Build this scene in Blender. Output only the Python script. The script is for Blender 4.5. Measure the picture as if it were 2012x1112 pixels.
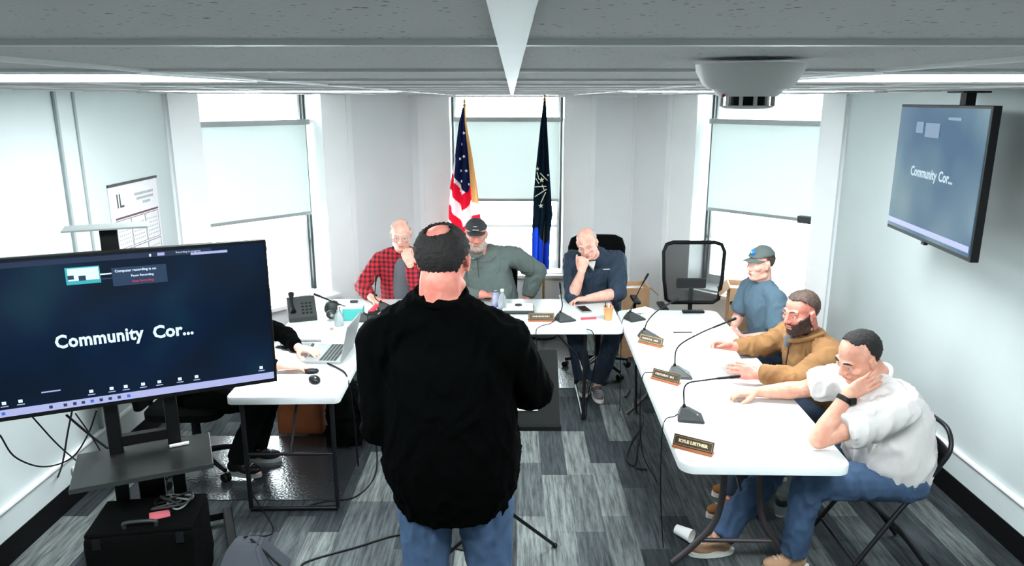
import bpy, bmesh, math, random
from mathutils import Vector as V, Matrix as Mx, noise
random.seed(7)
PI = math.pi
D = bpy.data
for o in list(D.objects): D.objects.remove(o)
scn = bpy.context.scene
C = scn.collection

# ------------------------------------------------------------------ camera, world, light, exposure
F, PITCH, CH = 1450.0, math.radians(13.94), 2.32
cd = D.cameras.new('camera'); cam = D.objects.new('camera', cd); C.objects.link(cam)
cd.sensor_width = 36; cd.lens = 36 * F / 2012; cd.clip_start = 0.02
cam.location = (0, 0, CH); cam.rotation_euler = (PI / 2 - PITCH, 0, 0)
scn.camera = cam
w = D.worlds.new('world'); scn.world = w; w.use_nodes = True
bg = w.node_tree.nodes['Background']
bg.inputs[0].default_value = (0.86, 0.97, 1.0, 1); bg.inputs[1].default_value = 18
LAMP = 23.0          # ceiling panel emission
scn.view_settings.view_transform = 'Standard'; scn.view_settings.look = 'None'
EXPO = 0.85
scn.view_settings.exposure = EXPO
E0 = 2 ** -EXPO      # display brightness is set for the exposure; scn.view_settings.gamma = 1
scn.view_settings.use_curve_mapping = False
scn.cycles.max_bounces = 10; scn.cycles.diffuse_bounces = 6
scn.cycles.sample_clamp_indirect = 8

# ------------------------------------------------------------------ pixel -> world (measured off the photograph)
def _ray(px, py):
    u = px - 1006; v = 556 - py
    return V((u, F * math.cos(PITCH) + v * math.sin(PITCH), -F * math.sin(PITCH) + v * math.cos(PITCH)))
def at(px, py, Y):
    r = _ray(px, py); return V((0, 0, CH)) + r * (Y / r.y)
def on(px, py, Z):
    r = _ray(px, py); return V((0, 0, CH)) + r * ((Z - CH) / r.z)

# ------------------------------------------------------------------ materials
def lin(c):
    return tuple((x / 255 / 12.92 if x / 255 <= .04045 else ((x / 255 + .055) / 1.055) ** 2.4) for x in c) + (1,)
MATS = {}
def mat(name, col, rough=.6, metal=0, var=0.0, vscale=8, bump=0.0, bscale=60, spec=.5, trans=0, emit=0, col2=None, sheen=0):
    if name in MATS: return MATS[name]
    m = D.materials.new(name); m.use_nodes = True; nt = m.node_tree; N = nt.nodes; L = nt.links
    b = N['Principled BSDF']
    b.inputs['Roughness'].default_value = rough; b.inputs['Metallic'].default_value = metal
    b.inputs['Specular IOR Level'].default_value = spec
    if sheen: b.inputs['Sheen Weight'].default_value = sheen
    if trans: b.inputs['Transmission Weight'].default_value = trans
    c = lin(col)
    tc = N.new('ShaderNodeTexCoord')
    if var or col2:
        n = N.new('ShaderNodeTexNoise'); n.inputs['Scale'].default_value = vscale; n.inputs['Detail'].default_value = 5
        r = N.new('ShaderNodeValToRGB')
        c2 = lin(col2) if col2 else tuple(x * (1 - var) for x in c[:3]) + (1,)
        r.color_ramp.elements[0].position = .35; r.color_ramp.elements[1].position = .65
        r.color_ramp.elements[0].color = c2; r.color_ramp.elements[1].color = c
        L.new(tc.outputs['Object'], n.inputs['Vector']); L.new(n.outputs['Fac'], r.inputs['Fac'])
        L.new(r.outputs['Color'], b.inputs['Base Color'])
        if emit: L.new(r.outputs['Color'], b.inputs['Emission Color'])
    else: b.inputs['Base Color'].default_value = c
    if emit:
        if not (var or col2): b.inputs['Emission Color'].default_value = c
        b.inputs['Emission Strength'].default_value = emit
    if bump:
        n2 = N.new('ShaderNodeTexNoise'); n2.inputs['Scale'].default_value = bscale; n2.inputs['Detail'].default_value = 4
        bp = N.new('ShaderNodeBump'); bp.inputs['Strength'].default_value = bump; bp.inputs['Distance'].default_value = .01
        L.new(tc.outputs['Object'], n2.inputs['Vector']); L.new(n2.outputs['Fac'], bp.inputs['Height']); L.new(bp.outputs['Normal'], b.inputs['Normal'])
    MATS[name] = m; return m

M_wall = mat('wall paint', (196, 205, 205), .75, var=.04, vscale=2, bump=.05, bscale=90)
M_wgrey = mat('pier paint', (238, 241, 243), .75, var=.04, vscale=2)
M_trim = mat('white trim paint', (247, 249, 249), .45, var=.03, vscale=3)
M_cove = mat('black cove base', (5, 6, 7), .75, bump=.1, spec=.15)
M_table = mat('white moulded plastic', (216, 220, 220), .42, var=.03, vscale=6, bump=.04, bscale=300)
M_black = mat('black plastic', (5, 6, 7), .5, bump=.05, bscale=200, spec=.25)
M_dgrey = mat('dark grey plastic', (38, 43, 42), .5, bump=.06, bscale=200)
M_steel = mat('dark steel tube', (34, 35, 38), .4, metal=.6, bump=.03)
M_tube = mat('grey brown steel tube', (74, 68, 70), .45, metal=.5, bump=.03)
M_chrome = mat('chrome', (190, 190, 190), .2, metal=1, var=.05)
M_bfab = mat('black fabric', (4, 5, 5), .9, var=.3, vscale=40, bump=.3, bscale=300, spec=.1)
M_paper = mat('white paper', (242, 242, 240), .7, var=.02)
M_frame = mat('dark window frame', (48, 56, 56), .5, var=.1)
M_offw = mat('off white plastic', (208, 206, 203), .45, var=.04)
M_card = mat('cardboard', (190, 150, 112), .8, var=.15, vscale=12, bump=.1)
M_wood = mat('orange brown wood', (172, 96, 54), .5, var=.35, vscale=5, bump=.1)
M_gold = mat('brass', (196, 160, 92), .3, metal=.8, var=.1)
M_grey = mat('silver grey plastic', (150, 154, 154), .4, metal=.3, var=.05)

def carpet():
    m = D.materials.new('streaked grey carpet plank'); m.use_nodes = True; nt = m.node_tree; N = nt.nodes; L = nt.links
    b = N['Principled BSDF']; b.inputs['Roughness'].default_value = .92; b.inputs['Specular IOR Level'].default_value = .25
    oi = N.new('ShaderNodeObjectInfo'); tc = N.new('ShaderNodeTexCoord')
    r = N.new('ShaderNodeValToRGB'); r.color_ramp.interpolation = 'CONSTANT'
    cols = [(40, 45, 48), (60, 65, 67), (80, 85, 85), (48, 53, 56), (96, 101, 100), (70, 75, 76)]
    pos = [0, .2, .36, .52, .68, .84]
    e = r.color_ramp.elements
    while len(e) < 6: e.new(.5)
    for i in range(6): e[i].position = pos[i]; e[i].color = lin(cols[i])
    L.new(oi.outputs['Random'], r.inputs['Fac'])
    mp = N.new('ShaderNodeMapping'); mp.inputs['Scale'].default_value = (48, 3.5, 1)
    ad = N.new('ShaderNodeVectorMath'); ad.operation = 'ADD'
    L.new(tc.outputs['Object'], ad.inputs[0]); L.new(oi.outputs['Location'], ad.inputs[1])
    L.new(ad.outputs[0], mp.inputs['Vector'])
    n = N.new('ShaderNodeTexNoise'); n.inputs['Scale'].default_value = 1; n.inputs['Detail'].default_value = 6; n.inputs['Roughness'].default_value = .7
    L.new(mp.outputs[0], n.inputs['Vector'])
    r2 = N.new('ShaderNodeValToRGB'); r2.color_ramp.elements[0].position = .36; r2.color_ramp.elements[1].position = .66
    r2.color_ramp.elements[0].color = (.42, .43, .45, 1); r2.color_ramp.elements[1].color = (1.75, 1.75, 1.72, 1)
    L.new(n.outputs['Fac'], r2.inputs['Fac'])
    mx = N.new('ShaderNodeMixRGB'); mx.blend_type = 'MULTIPLY'; mx.inputs[0].default_value = 1
    L.new(r.outputs[0], mx.inputs[1]); L.new(r2.outputs[0], mx.inputs[2]); L.new(mx.outputs[0], b.inputs['Base Color'])
    n3 = N.new('ShaderNodeTexNoise'); n3.inputs['Scale'].default_value = 350
    bp = N.new('ShaderNodeBump'); bp.inputs['Strength'].default_value = .5; bp.inputs['Distance'].default_value = .004
    L.new(tc.outputs['Object'], n3.inputs['Vector']); L.new(n3.outputs['Fac'], bp.inputs['Height']); L.new(bp.outputs[0], b.inputs['Normal'])
    return m
M_carpet = carpet()

def tilemat():
    m = D.materials.new('pinholed ceiling tile'); m.use_nodes = True; nt = m.node_tree; N = nt.nodes; L = nt.links
    b = N['Principled BSDF']; b.inputs['Roughness'].default_value = .95
    oi = N.new('ShaderNodeObjectInfo'); tc = N.new('ShaderNodeTexCoord')
    ad = N.new('ShaderNodeVectorMath'); ad.operation = 'ADD'
    L.new(tc.outputs['Object'], ad.inputs[0]); L.new(oi.outputs['Location'], ad.inputs[1])
    v = N.new('ShaderNodeTexVoronoi'); v.inputs['Scale'].default_value = 95; L.new(ad.outputs[0], v.inputs['Vector'])
    n = N.new('ShaderNodeTexNoise'); n.inputs['Scale'].default_value = 30; L.new(ad.outputs[0], n.inputs['Vector'])
    mth = N.new('ShaderNodeMath'); mth.operation = 'MULTIPLY_ADD'; mth.inputs[1].default_value = .55; mth.inputs[2].default_value = -.13
    L.new(n.outputs['Fac'], mth.inputs[0])
    lt = N.new('ShaderNodeMath'); lt.operation = 'LESS_THAN'; L.new(v.outputs['Distance'], lt.inputs[0]); L.new(mth.outputs[0], lt.inputs[1])
    mx = N.new('ShaderNodeMixRGB'); mx.inputs[1].default_value = lin((182, 180, 179)); mx.inputs[2].default_value = lin((112, 112, 118))
    L.new(lt.outputs[0], mx.inputs[0]); L.new(mx.outputs[0], b.inputs['Base Color'])
    n2 = N.new('ShaderNodeTexNoise'); n2.inputs['Scale'].default_value = 160; L.new(ad.outputs[0], n2.inputs['Vector'])
    bp = N.new('ShaderNodeBump'); bp.inputs['Strength'].default_value = .35; bp.inputs['Distance'].default_value = .002
    L.new(n2.outputs['Fac'], bp.inputs['Height']); L.new(bp.outputs[0], b.inputs['Normal'])
    return m
M_tile = tilemat()

def plain(name, build):
    m = D.materials.new(name); m.use_nodes = True; nt = m.node_tree
    build(nt.nodes, nt.links, nt.nodes['Principled BSDF']); return m
def _glass(N, L, b):
    o = N['Material Output']; t = N.new('ShaderNodeBsdfTransparent'); g = N.new('ShaderNodeBsdfGlossy'); g.inputs['Roughness'].default_value = .03
    t.inputs[0].default_value = (.96, .98, .98, 1)
    f = N.new('ShaderNodeFresnel'); f.inputs[0].default_value = 1.35; m = N.new('ShaderNodeMixShader')
    L.new(f.outputs[0], m.inputs[0]); L.new(t.outputs[0], m.inputs[1]); L.new(g.outputs[0], m.inputs[2]); L.new(m.outputs[0], o.inputs['Surface'])
M_glass = plain('window glass', _glass)
def _blind(N, L, b):
    o = N['Material Output']; t = N.new('ShaderNodeBsdfTranslucent'); t.inputs[0].default_value = (.80, .84, .83, 1)
    d = N.new('ShaderNodeBsdfDiffuse'); d.inputs[0].default_value = lin((214, 220, 218))
    w_ = N.new('ShaderNodeTexNoise'); w_.inputs['Scale'].default_value = 500
    m = N.new('ShaderNodeMixShader'); m.inputs[0].default_value = .22
    L.new(d.outputs[0], m.inputs[1]); L.new(t.outputs[0], m.inputs[2]); L.new(m.outputs[0], o.inputs['Surface'])
M_blind = plain('translucent roller blind fabric', _blind)
def _mesh(N, L, b):
    o = N['Material Output']; t = N.new('ShaderNodeBsdfTransparent'); t.inputs[0].default_value = (.8, .8, .8, 1)
    b.inputs['Base Color'].default_value = lin((44, 46, 48)); b.inputs['Roughness'].default_value = .7
    m = N.new('ShaderNodeMixShader'); m.inputs[0].default_value = .80
    L.new(t.outputs[0], m.inputs[1]); L.new(b.outputs[0], m.inputs[2]); L.new(m.outputs[0], o.inputs['Surface'])
M_mesh = plain('see through black mesh', _mesh)
def _plaid(N, L, b):
    tc = N.new('ShaderNodeTexCoord'); sp = N.new('ShaderNodeSeparateXYZ'); L.new(tc.outputs['Object'], sp.inputs[0])
    def band(sock, f):
        s = N.new('ShaderNodeMath'); s.operation = 'MULTIPLY'; s.inputs[1].default_value = f; L.new(sock, s.inputs[0])
        k = N.new('ShaderNodeMath'); k.operation = 'SINE'; L.new(s.outputs[0], k.inputs[0])
        g = N.new('ShaderNodeMath'); g.operation = 'GREATER_THAN'; g.inputs[1].default_value = .15; L.new(k.outputs[0], g.inputs[0]); return g.outputs[0]
    a = band(sp.outputs[0], 165); c = band(sp.outputs[2], 165)
    s = N.new('ShaderNodeMath'); s.operation = 'ADD'; L.new(a, s.inputs[0]); L.new(c, s.inputs[1])
    h = N.new('ShaderNodeMath'); h.operation = 'MULTIPLY'; h.inputs[1].default_value = .5; L.new(s.outputs[0], h.inputs[0])
    r = N.new('ShaderNodeValToRGB'); e = r.color_ramp.elements; e[0].color = lin((186, 30, 44)); e[1].color = lin((58, 14, 22)); x = e.new(.5); x.color = lin((128, 26, 38))
    L.new(h.outputs[0], r.inputs[0]); L.new(r.outputs[0], b.inputs['Base Color']); b.inputs['Roughness'].default_value = .9
M_plaid = plain('red and black plaid flannel', _plaid)
def _mat(N, L, b):
    tc = N.new('ShaderNodeTexCoord'); v = N.new('ShaderNodeTexVoronoi'); v.inputs['Scale'].default_value = 60; L.new(tc.outputs['Object'], v.inputs['Vector'])
    bp = N.new('ShaderNodeBump'); bp.inputs['Strength'].default_value = .35; bp.inputs['Distance'].default_value = .003
    L.new(v.outputs['Distance'], bp.inputs['Height']); L.new(bp.outputs[0], b.inputs['Normal'])
    b.inputs['Base Color'].default_value = lin((44, 47, 50)); b.inputs['Roughness'].default_value = .22; b.inputs['Specular IOR Level'].default_value = 1.0
M_mat = plain('glossy textured vinyl', _mat)
def _screen(c1, c2, c3, gl):
    def f(N, L, b):
        tc = N.new('ShaderNodeTexCoord'); n = N.new('ShaderNodeTexNoise'); n.inputs['Scale'].default_value = 2.4; n.inputs['Detail'].default_value = 1.5
        L.new(tc.outputs['Object'], n.inputs['Vector']); r = N.new('ShaderNodeValToRGB'); e = r.color_ramp.elements
        e[0].position = .34; e[0].color = lin(c1); e[1].position = .68; e[1].color = lin(c3); x = e.new(.5); x.color = lin(c2)
        L.new(n.outputs['Fac'], r.inputs[0]); L.new(r.outputs[0], b.inputs['Emission Color']); b.inputs['Emission Strength'].default_value = gl
        b.inputs['Base Color'].default_value = (.002, .003, .004, 1); b.inputs['Roughness'].default_value = .14; b.inputs['Specular IOR Level'].default_value = .3
    return f
M_scr = plain('dark navy display', _screen((2, 18, 40), (1, 26, 56), (14, 50, 70), .95 * E0))
M_scr2 = plain('display with painted window glare', _screen((74, 108, 140), (96, 130, 152), (124, 152, 162), .9 * E0))  # window reflection painted into the glowing screen colours
def glow2(name, c, s):
    if name in MATS: return MATS[name]
    def f(N, L, b):
        b.inputs['Base Color'].default_value = (.01, .01, .012, 1); b.inputs['Roughness'].default_value = .2
        b.inputs['Emission Color'].default_value = lin(c); b.inputs['Emission Strength'].default_value = min(s * 1.9, 1.3) * E0
    MATS[name] = plain(name, f); return MATS[name]
def glow(name, c, s): return mat(name, (c if s > 3 else tuple(x * .35 for x in c)), .5, emit=s) if s > 3 else glow2(name, c, s)
M_glow = glow('display white', (210, 232, 250), .75)
M_bar = glow('display taskbar lilac', (176, 184, 232), .55)
M_red = glow('display red', (220, 50, 80), .5)
M_teal = glow('display teal', (60, 190, 200), .5)
M_pop = glow('display slate', (36, 62, 96), .45)
M_dglow = glow('display header', (28, 44, 74), .5)

# ------------------------------------------------------------------ object helpers
def tag(o, label=None, cat=None, group=None, kind=None):
    if label: o['label'] = label
    if cat: o['category'] = cat
    if group: o['group'] = group
    if kind: o['kind'] = kind
    return o
def thing(name, label, cat, loc=(0, 0, 0), group=None, kind=None, rz=0):
    o = D.objects.new(name, None); C.objects.link(o); o.location = loc; o.rotation_euler = (0, 0, rz); o.empty_display_size = .05
    return tag(o, label, cat, group, kind)
def worldM(o):
    M = Mx.Translation(o.location) @ o.rotation_euler.to_matrix().to_4x4()
    return (worldM(o.parent) @ M) if o.parent else M
def link(name, me, m, parent=None, local=False, smooth=False):
    """mesh in world coordinates; made local to the parent unless local=True"""
    o = D.objects.new(name, me); C.objects.link(o)
    if m is not None:
        for x in (m if isinstance(m, (list, tuple)) else [m]): me.materials.append(x)
    if parent is not None:
        if not local: me.transform(worldM(parent).inverted())
        o.parent = parent
    elif not local:
        c = sum((V(b) for b in o.bound_box), V()) / 8 if len(me.vertices) else V()
        zs = min(b[2] for b in o.bound_box); c.z = zs
        me.transform(Mx.Translation(-c)); o.location = c
    if smooth:
        me.shade_smooth()
    return o
class B:
    """collects shapes in one bmesh"""
    def __init__(s): s.bm = bmesh.new()
    def box(s, c, sz, rot=None, bev=0):
        r = bmesh.ops.create_cube(s.bm, size=1); vs = r['verts']
        M = Mx.Translation(V(c)) @ (rot.to_4x4() if rot else Mx()) @ Mx.Diagonal((*sz, 1))
        bmesh.ops.transform(s.bm, matrix=M, verts=vs)
        if bev:
            es = list({e for v in vs for e in v.link_edges})
            bmesh.ops.bevel(s.bm, geom=es, offset=bev, segments=2, affect='EDGES', profile=.5)
        return s
    def bb(s, x0, x1, y0, y1, z0, z1, bev=0):
        return s.box(((x0 + x1) / 2, (y0 + y1) / 2, (z0 + z1) / 2), (abs(x1 - x0), abs(y1 - y0), abs(z1 - z0)), bev=bev)
    def prism(s, pts, z0, z1):
        a = [s.bm.verts.new((p[0], p[1], z0)) for p in pts]; b = [s.bm.verts.new((p[0], p[1], z1)) for p in pts]; n = len(pts)
        s.bm.faces.new(a[::-1]); s.bm.faces.new(b)
        for i in range(n): s.bm.faces.new((a[i], a[(i + 1) % n], b[(i + 1) % n], b[i]))
        return s
    def poly(s, vs, fs):
        v = [s.bm.verts.new(p) for p in vs]
        for f in fs: s.bm.faces.new([v[i] for i in f])
        return s
    def tube(s, pts, r, n=10, closed=False):
        pts = [V(p) for p in pts]; m = len(pts); rs = r if isinstance(r, (list, tuple)) else [r] * m; rings = []
        up = None
        for i, p in enumerate(pts):
            if closed: t = pts[(i + 1) % m] - pts[i - 1]
            else: t = pts[min(i + 1, m - 1)] - pts[max(i - 1, 0)]
            t.normalize()
            if up is None:
                up = V((0, 0, 1)) if abs(t.z) < .9 else V((1, 0, 0))
            a = t.cross(up)
            if a.length < 1e-5: a = t.orthogonal()
            a.normalize(); b = a.cross(t).normalized(); up = b
            rings.append([s.bm.verts.new(p + (a * math.cos(2 * PI * k / n) + b * math.sin(2 * PI * k / n)) * rs[i]) for k in range(n)])
        for i in range(m if closed else m - 1):
            A, Bq = rings[i], rings[(i + 1) % m]
            for k in range(n): s.bm.faces.new((A[k], A[(k + 1) % n], Bq[(k + 1) % n], Bq[k]))
        if not closed: s.bm.faces.new(rings[0][::-1]); s.bm.faces.new(rings[-1])
        return s
    def loft(s, rings, cap=True):
        R = [[s.bm.verts.new(p) for p in r] for r in rings]; n = len(R[0])
        for i in range(len(R) - 1):
            for k in range(n): s.bm.faces.new((R[i][k], R[i][(k + 1) % n], R[i + 1][(k + 1) % n], R[i + 1][k]))
        if cap: s.bm.faces.new(R[0][::-1]); s.bm.faces.new(R[-1])
        return s
    def lathe(s, c, prof, n=24, axis=None):
        c = V(c); q = V((0, 0, 1)).rotation_difference(V(axis)).to_matrix() if axis else Mx.Identity(3)
        return s.loft([[c + q @ V((r * math.cos(2 * PI * k / n), r * math.sin(2 * PI * k / n), z)) for k in range(n)] for r, z in prof])
    def ell(s, c, rad, rot=None, sub=3):
        r = bmesh.ops.create_icosphere(s.bm, subdivisions=sub, radius=1)
        M = Mx.Translation(V(c)) @ (rot.to_4x4() if rot else Mx()) @ Mx.Diagonal((*rad, 1))
        bmesh.ops.transform(s.bm, matrix=M, verts=r['verts']); return s
    def cap(s, p0, r0, p1, r1, n=14, flat0=False, flat1=False):
        """tapered capsule"""
        p0 = V(p0); p1 = V(p1); d = p1 - p0; L_ = d.length
        if L_ < 1e-6: return s.ell(p0, (r0,) * 3)
        d.normalize(); a = d.orthogonal().normalized(); b = d.cross(a); rings = []
        k = 4
        if flat0: rings.append((p0, r0))
        else:
            for i in range(k):
                th = PI / 2 * (1 - (i + .25) / k); rings.append((p0 - d * r0 * math.sin(th), r0 * math.cos(th)))
            rings.append((p0, r0))
        rings.append((p1, r1))
        if not flat1:
            for i in range(k):
                th = PI / 2 * ((i + .75) / k); rings.append((p1 + d * r1 * math.sin(th), r1 * math.cos(th)))
        return s.loft([[c + (a * math.cos(2 * PI * j / n) + b * math.sin(2 * PI * j / n)) * r for j in range(n)] for c, r in rings])
    def mesh(s, name='m'):
        bmesh.ops.recalc_face_normals(s.bm, faces=s.bm.faces)
        me = D.meshes.new(name); s.bm.to_mesh(me); s.bm.free(); return me
    def build(s, name, m, parent=None, smooth=False, label=None):
        o = link(name, s.mesh(name), m, parent)
        if smooth:
            o.data.shade_smooth()
            try: o.data.set_sharp_from_angle(angle=math.radians(40))
            except Exception: pass
        if label: o['label'] = label
        return o
def arc(pts, n=8):
    """Catmull-Rom through the points"""
    P = [V(p) for p in pts]; P = [P[0] * 2 - P[1]] + P + [P[-1] * 2 - P[-2]]; out = []
    for i in range(1, len(P) - 2):
        a, b, c, d = P[i - 1:i + 3]
        for k in range(n):
            t = k / n
            out.append(.5 * ((2 * b) + (c - a) * t + (2 * a - 5 * b + 4 * c - d) * t * t + (3 * b - a - 3 * c + d) * t ** 3))
    out.append(P[-2]); return out
def struct(o, label=None): o['kind'] = 'structure'; (label and o.__setitem__('label', label)); return o
def text_mesh(s, size, bold=0, ext=.0008, res=2, width=None, space=1):
    cu = D.curves.new('text', 'FONT'); cu.body = s; cu.size = size; cu.offset = bold; cu.extrude = ext; cu.align_x = 'CENTER'; cu.align_y = 'CENTER'
    cu.resolution_u = res; cu.space_character = space
    o = D.objects.new('text', cu); C.objects.link(o); dg = bpy.context.evaluated_depsgraph_get(); me = D.meshes.new_from_object(o.evaluated_get(dg))
    D.objects.remove(o)
    if width and len(me.vertices):
        x = [v.co.x for v in me.vertices]; k = width / (max(x) - min(x)); me.transform(Mx.Diagonal((k, 1, 1, 1)))
    return me
def copy_tree(o, parent=None):
    c = o.copy(); C.objects.link(c); c.parent = parent
    for ch in o.children: copy_tree(ch, c)
    return c

# ================================================================== ROOM SHELL
XL, XR, CZ, YB = -2.6, 2.65, 2.366, 7.48
PL0, PL1 = V((XL, 5.66, 0)), V((-1.0, YB, 0))
PR0, PR1 = V((XR, 5.95, 0)), V((1.21, YB, 0))
YF = -1.6
# floor slab with one carpet plank per object
fl = thing('floor', 'grey streaked carpet plank floor', None, kind='structure')
B().bb(XL - .5, XR + .5, YF - .2, YB + .4, -.12, -.004).build('subfloor', M_carpet, fl)
def ymax(x):
    if x < PL1.x: return PL0.y + (x - PL0.x) * (PL1.y - PL0.y) / (PL1.x - PL0.x)
    if x > PR1.x: return PR0.y + (x - PR0.x) * (PR1.y - PR0.y) / (PR1.x - PR0.x)
    return YB
pw = .1645; pm = {}
ncol = int(round((XR - XL) / pw)); pw = (XR - XL) / ncol
rf = random.Random(3)
for i in range(ncol):
    x0 = XL + i * pw; y = 2.35 + rf.choice([0, .16, .32, .48]) - .64; ye = min(ymax(x0), ymax(x0 + pw))
    while y < ye:
        L_ = .64; y1 = min(y + L_, ye); y0 = max(y, 1.9)
        if y1 - y0 > .05:
            key = round(y1 - y0, 3)
            if key not in pm:
                h = (y1 - y0) / 2 - .0006; b = B(); b.bb(-pw / 2 + .0006, pw / 2 - .0006, -h, h, -.004, rf.choice([0, .0])); pm[key] = b.mesh('plank'); pm[key].materials.append(M_carpet)
            o = D.objects.new('carpet_plank', pm[key]); C.objects.link(o); o.location = (x0 + pw / 2, (y0 + y1) / 2, 0); o.parent = fl
        y += L_

M_tee_ = mat('painted steel tee', (206, 207, 206), .5, var=.03)
# ceiling: tiles + tees
ce = thing('ceiling', 'suspended ceiling of pinholed white tiles in a white grid', None, kind='structure')
B().bb(XL - .5, XR + .5, YF - .2, YB + .6, CZ + .12, CZ + .2).build('deck', M_trim, ce)
G = .61; YT0 = .665 - G * 3
lights = {}
tb = B(); tb.bb(-G / 2 + .004, G / 2 - .004, -G / 2 + .004, G / 2 - .004, .004, .02); tile_me = tb.mesh('tile'); tile_me.materials.append(M_tile)
panels = [(1, -3, -1), (1, 1, 3), (5, -3, -1), (5, 1, 3)]      # row, column span (2 tiles wide)
def is_panel(r, c_): return any(r == pr and c0 <= c_ < c1 for pr, c0, c1 in panels)
for r in range(-4, 12):
    for c_ in range(-5, 5):
        yc = .665 + (r + .5) * G; xc = (c_ + .5) * G
        if yc - G / 2 > YB + .3 or is_panel(r, c_): continue
        o = D.objects.new('ceiling_tile', tile_me); C.objects.link(o); o.location = (xc, yc, CZ); o.parent = ce
for r in range(-4, 13):
    yy = .665 + r * G
    if yy < YB + .3: B().bb(XL - .3, XR + .3, yy - .008, yy + .008, CZ - .001, CZ + .03).build('cross_tee', M_tee_, ce)
for c_ in range(-4, 5):
    B().bb(c_ * G - .012, c_ * G + .012, YF, YB + .3, CZ - .0016, CZ + .03).build('main_tee', M_tee_, ce)
B().bb(-2.72, 2.72, YB - .02, YB, CZ - .022, CZ - .002).build('wall_angle', M_trim, ce)
M_lamp = glow('lamp diffuser', (244, 252, 255), LAMP)
def_pos = {(1, -3): 'white ceiling light panel nearest the camera on the left side', (1, 1): 'white ceiling light panel nearest the camera on the right side',
           (5, -3): 'white ceiling light panel over the left table', (5, 1): 'white ceiling light panel over the right table row',
           (-3, -3): 'ceiling light panel behind the camera on the left', (-3, 1): 'ceiling light panel behind the camera on the right'}
for pr, c0, c1 in panels:
    x0, x1, y0, y1 = c0 * G, c1 * G, .665 + pr * G, .665 + (pr + 1) * G
    t = thing('ceiling_light', def_pos[(pr, c0)], 'light', ((x0 + x1) / 2, (y0 + y1) / 2, CZ), group='ceiling light panels')
    b = B()
    for a in ((x0 + .013, x1 - .013, y0 + .013, y0 + .04), (x0 + .013, x1 - .013, y1 - .04, y1 - .013), (x0 + .013, x0 + .04, y0 + .04, y1 - .04), (x1 - .04, x1 - .013, y0 + .04, y1 - .04)):
        b.bb(*a, CZ - .004, CZ + .05)
    b.build('housing', M_trim, t); B().bb(x0 + .04, x1 - .04, y0 + .04, y1 - .04, CZ - .002, CZ + .01).build('diffuser', M_lamp, t)

# walls
H2 = CZ + .3
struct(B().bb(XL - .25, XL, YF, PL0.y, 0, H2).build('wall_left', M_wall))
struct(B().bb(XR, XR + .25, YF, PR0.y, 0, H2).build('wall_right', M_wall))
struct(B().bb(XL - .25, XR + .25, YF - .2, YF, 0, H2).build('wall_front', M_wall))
TH = .34
def face_wall(name, P0, P1, ops, parent_kind='structure'):
    """wall from P0 to P1 (interior face) with openings (t0,t1,sill)"""
    d = (P1 - P0); L_ = d.length; d.normalize(); n = V((d.y, -d.x, 0))
    if n.y < 0: n = -n                       # outward (away from room)
    R = Mx((d, n, V((0, 0, 1)))).transposed()
    b = B()
    def seg(t0, t1, z0, z1):
        c = P0 + d * (t0 + t1) / 2 + n * TH / 2 + V((0, 0, (z0 + z1) / 2)); b.box(c, (t1 - t0, TH, z1 - z0), R)
    t = 0
    for (a, c, sill) in ops:
        seg(t, a, 0, H2); seg(a, c, 0, sill); t = c
    seg(t, L_, 0, H2)
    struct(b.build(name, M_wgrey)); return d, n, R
BZ = 1.315
wn = 0
DEP = .28
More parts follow.
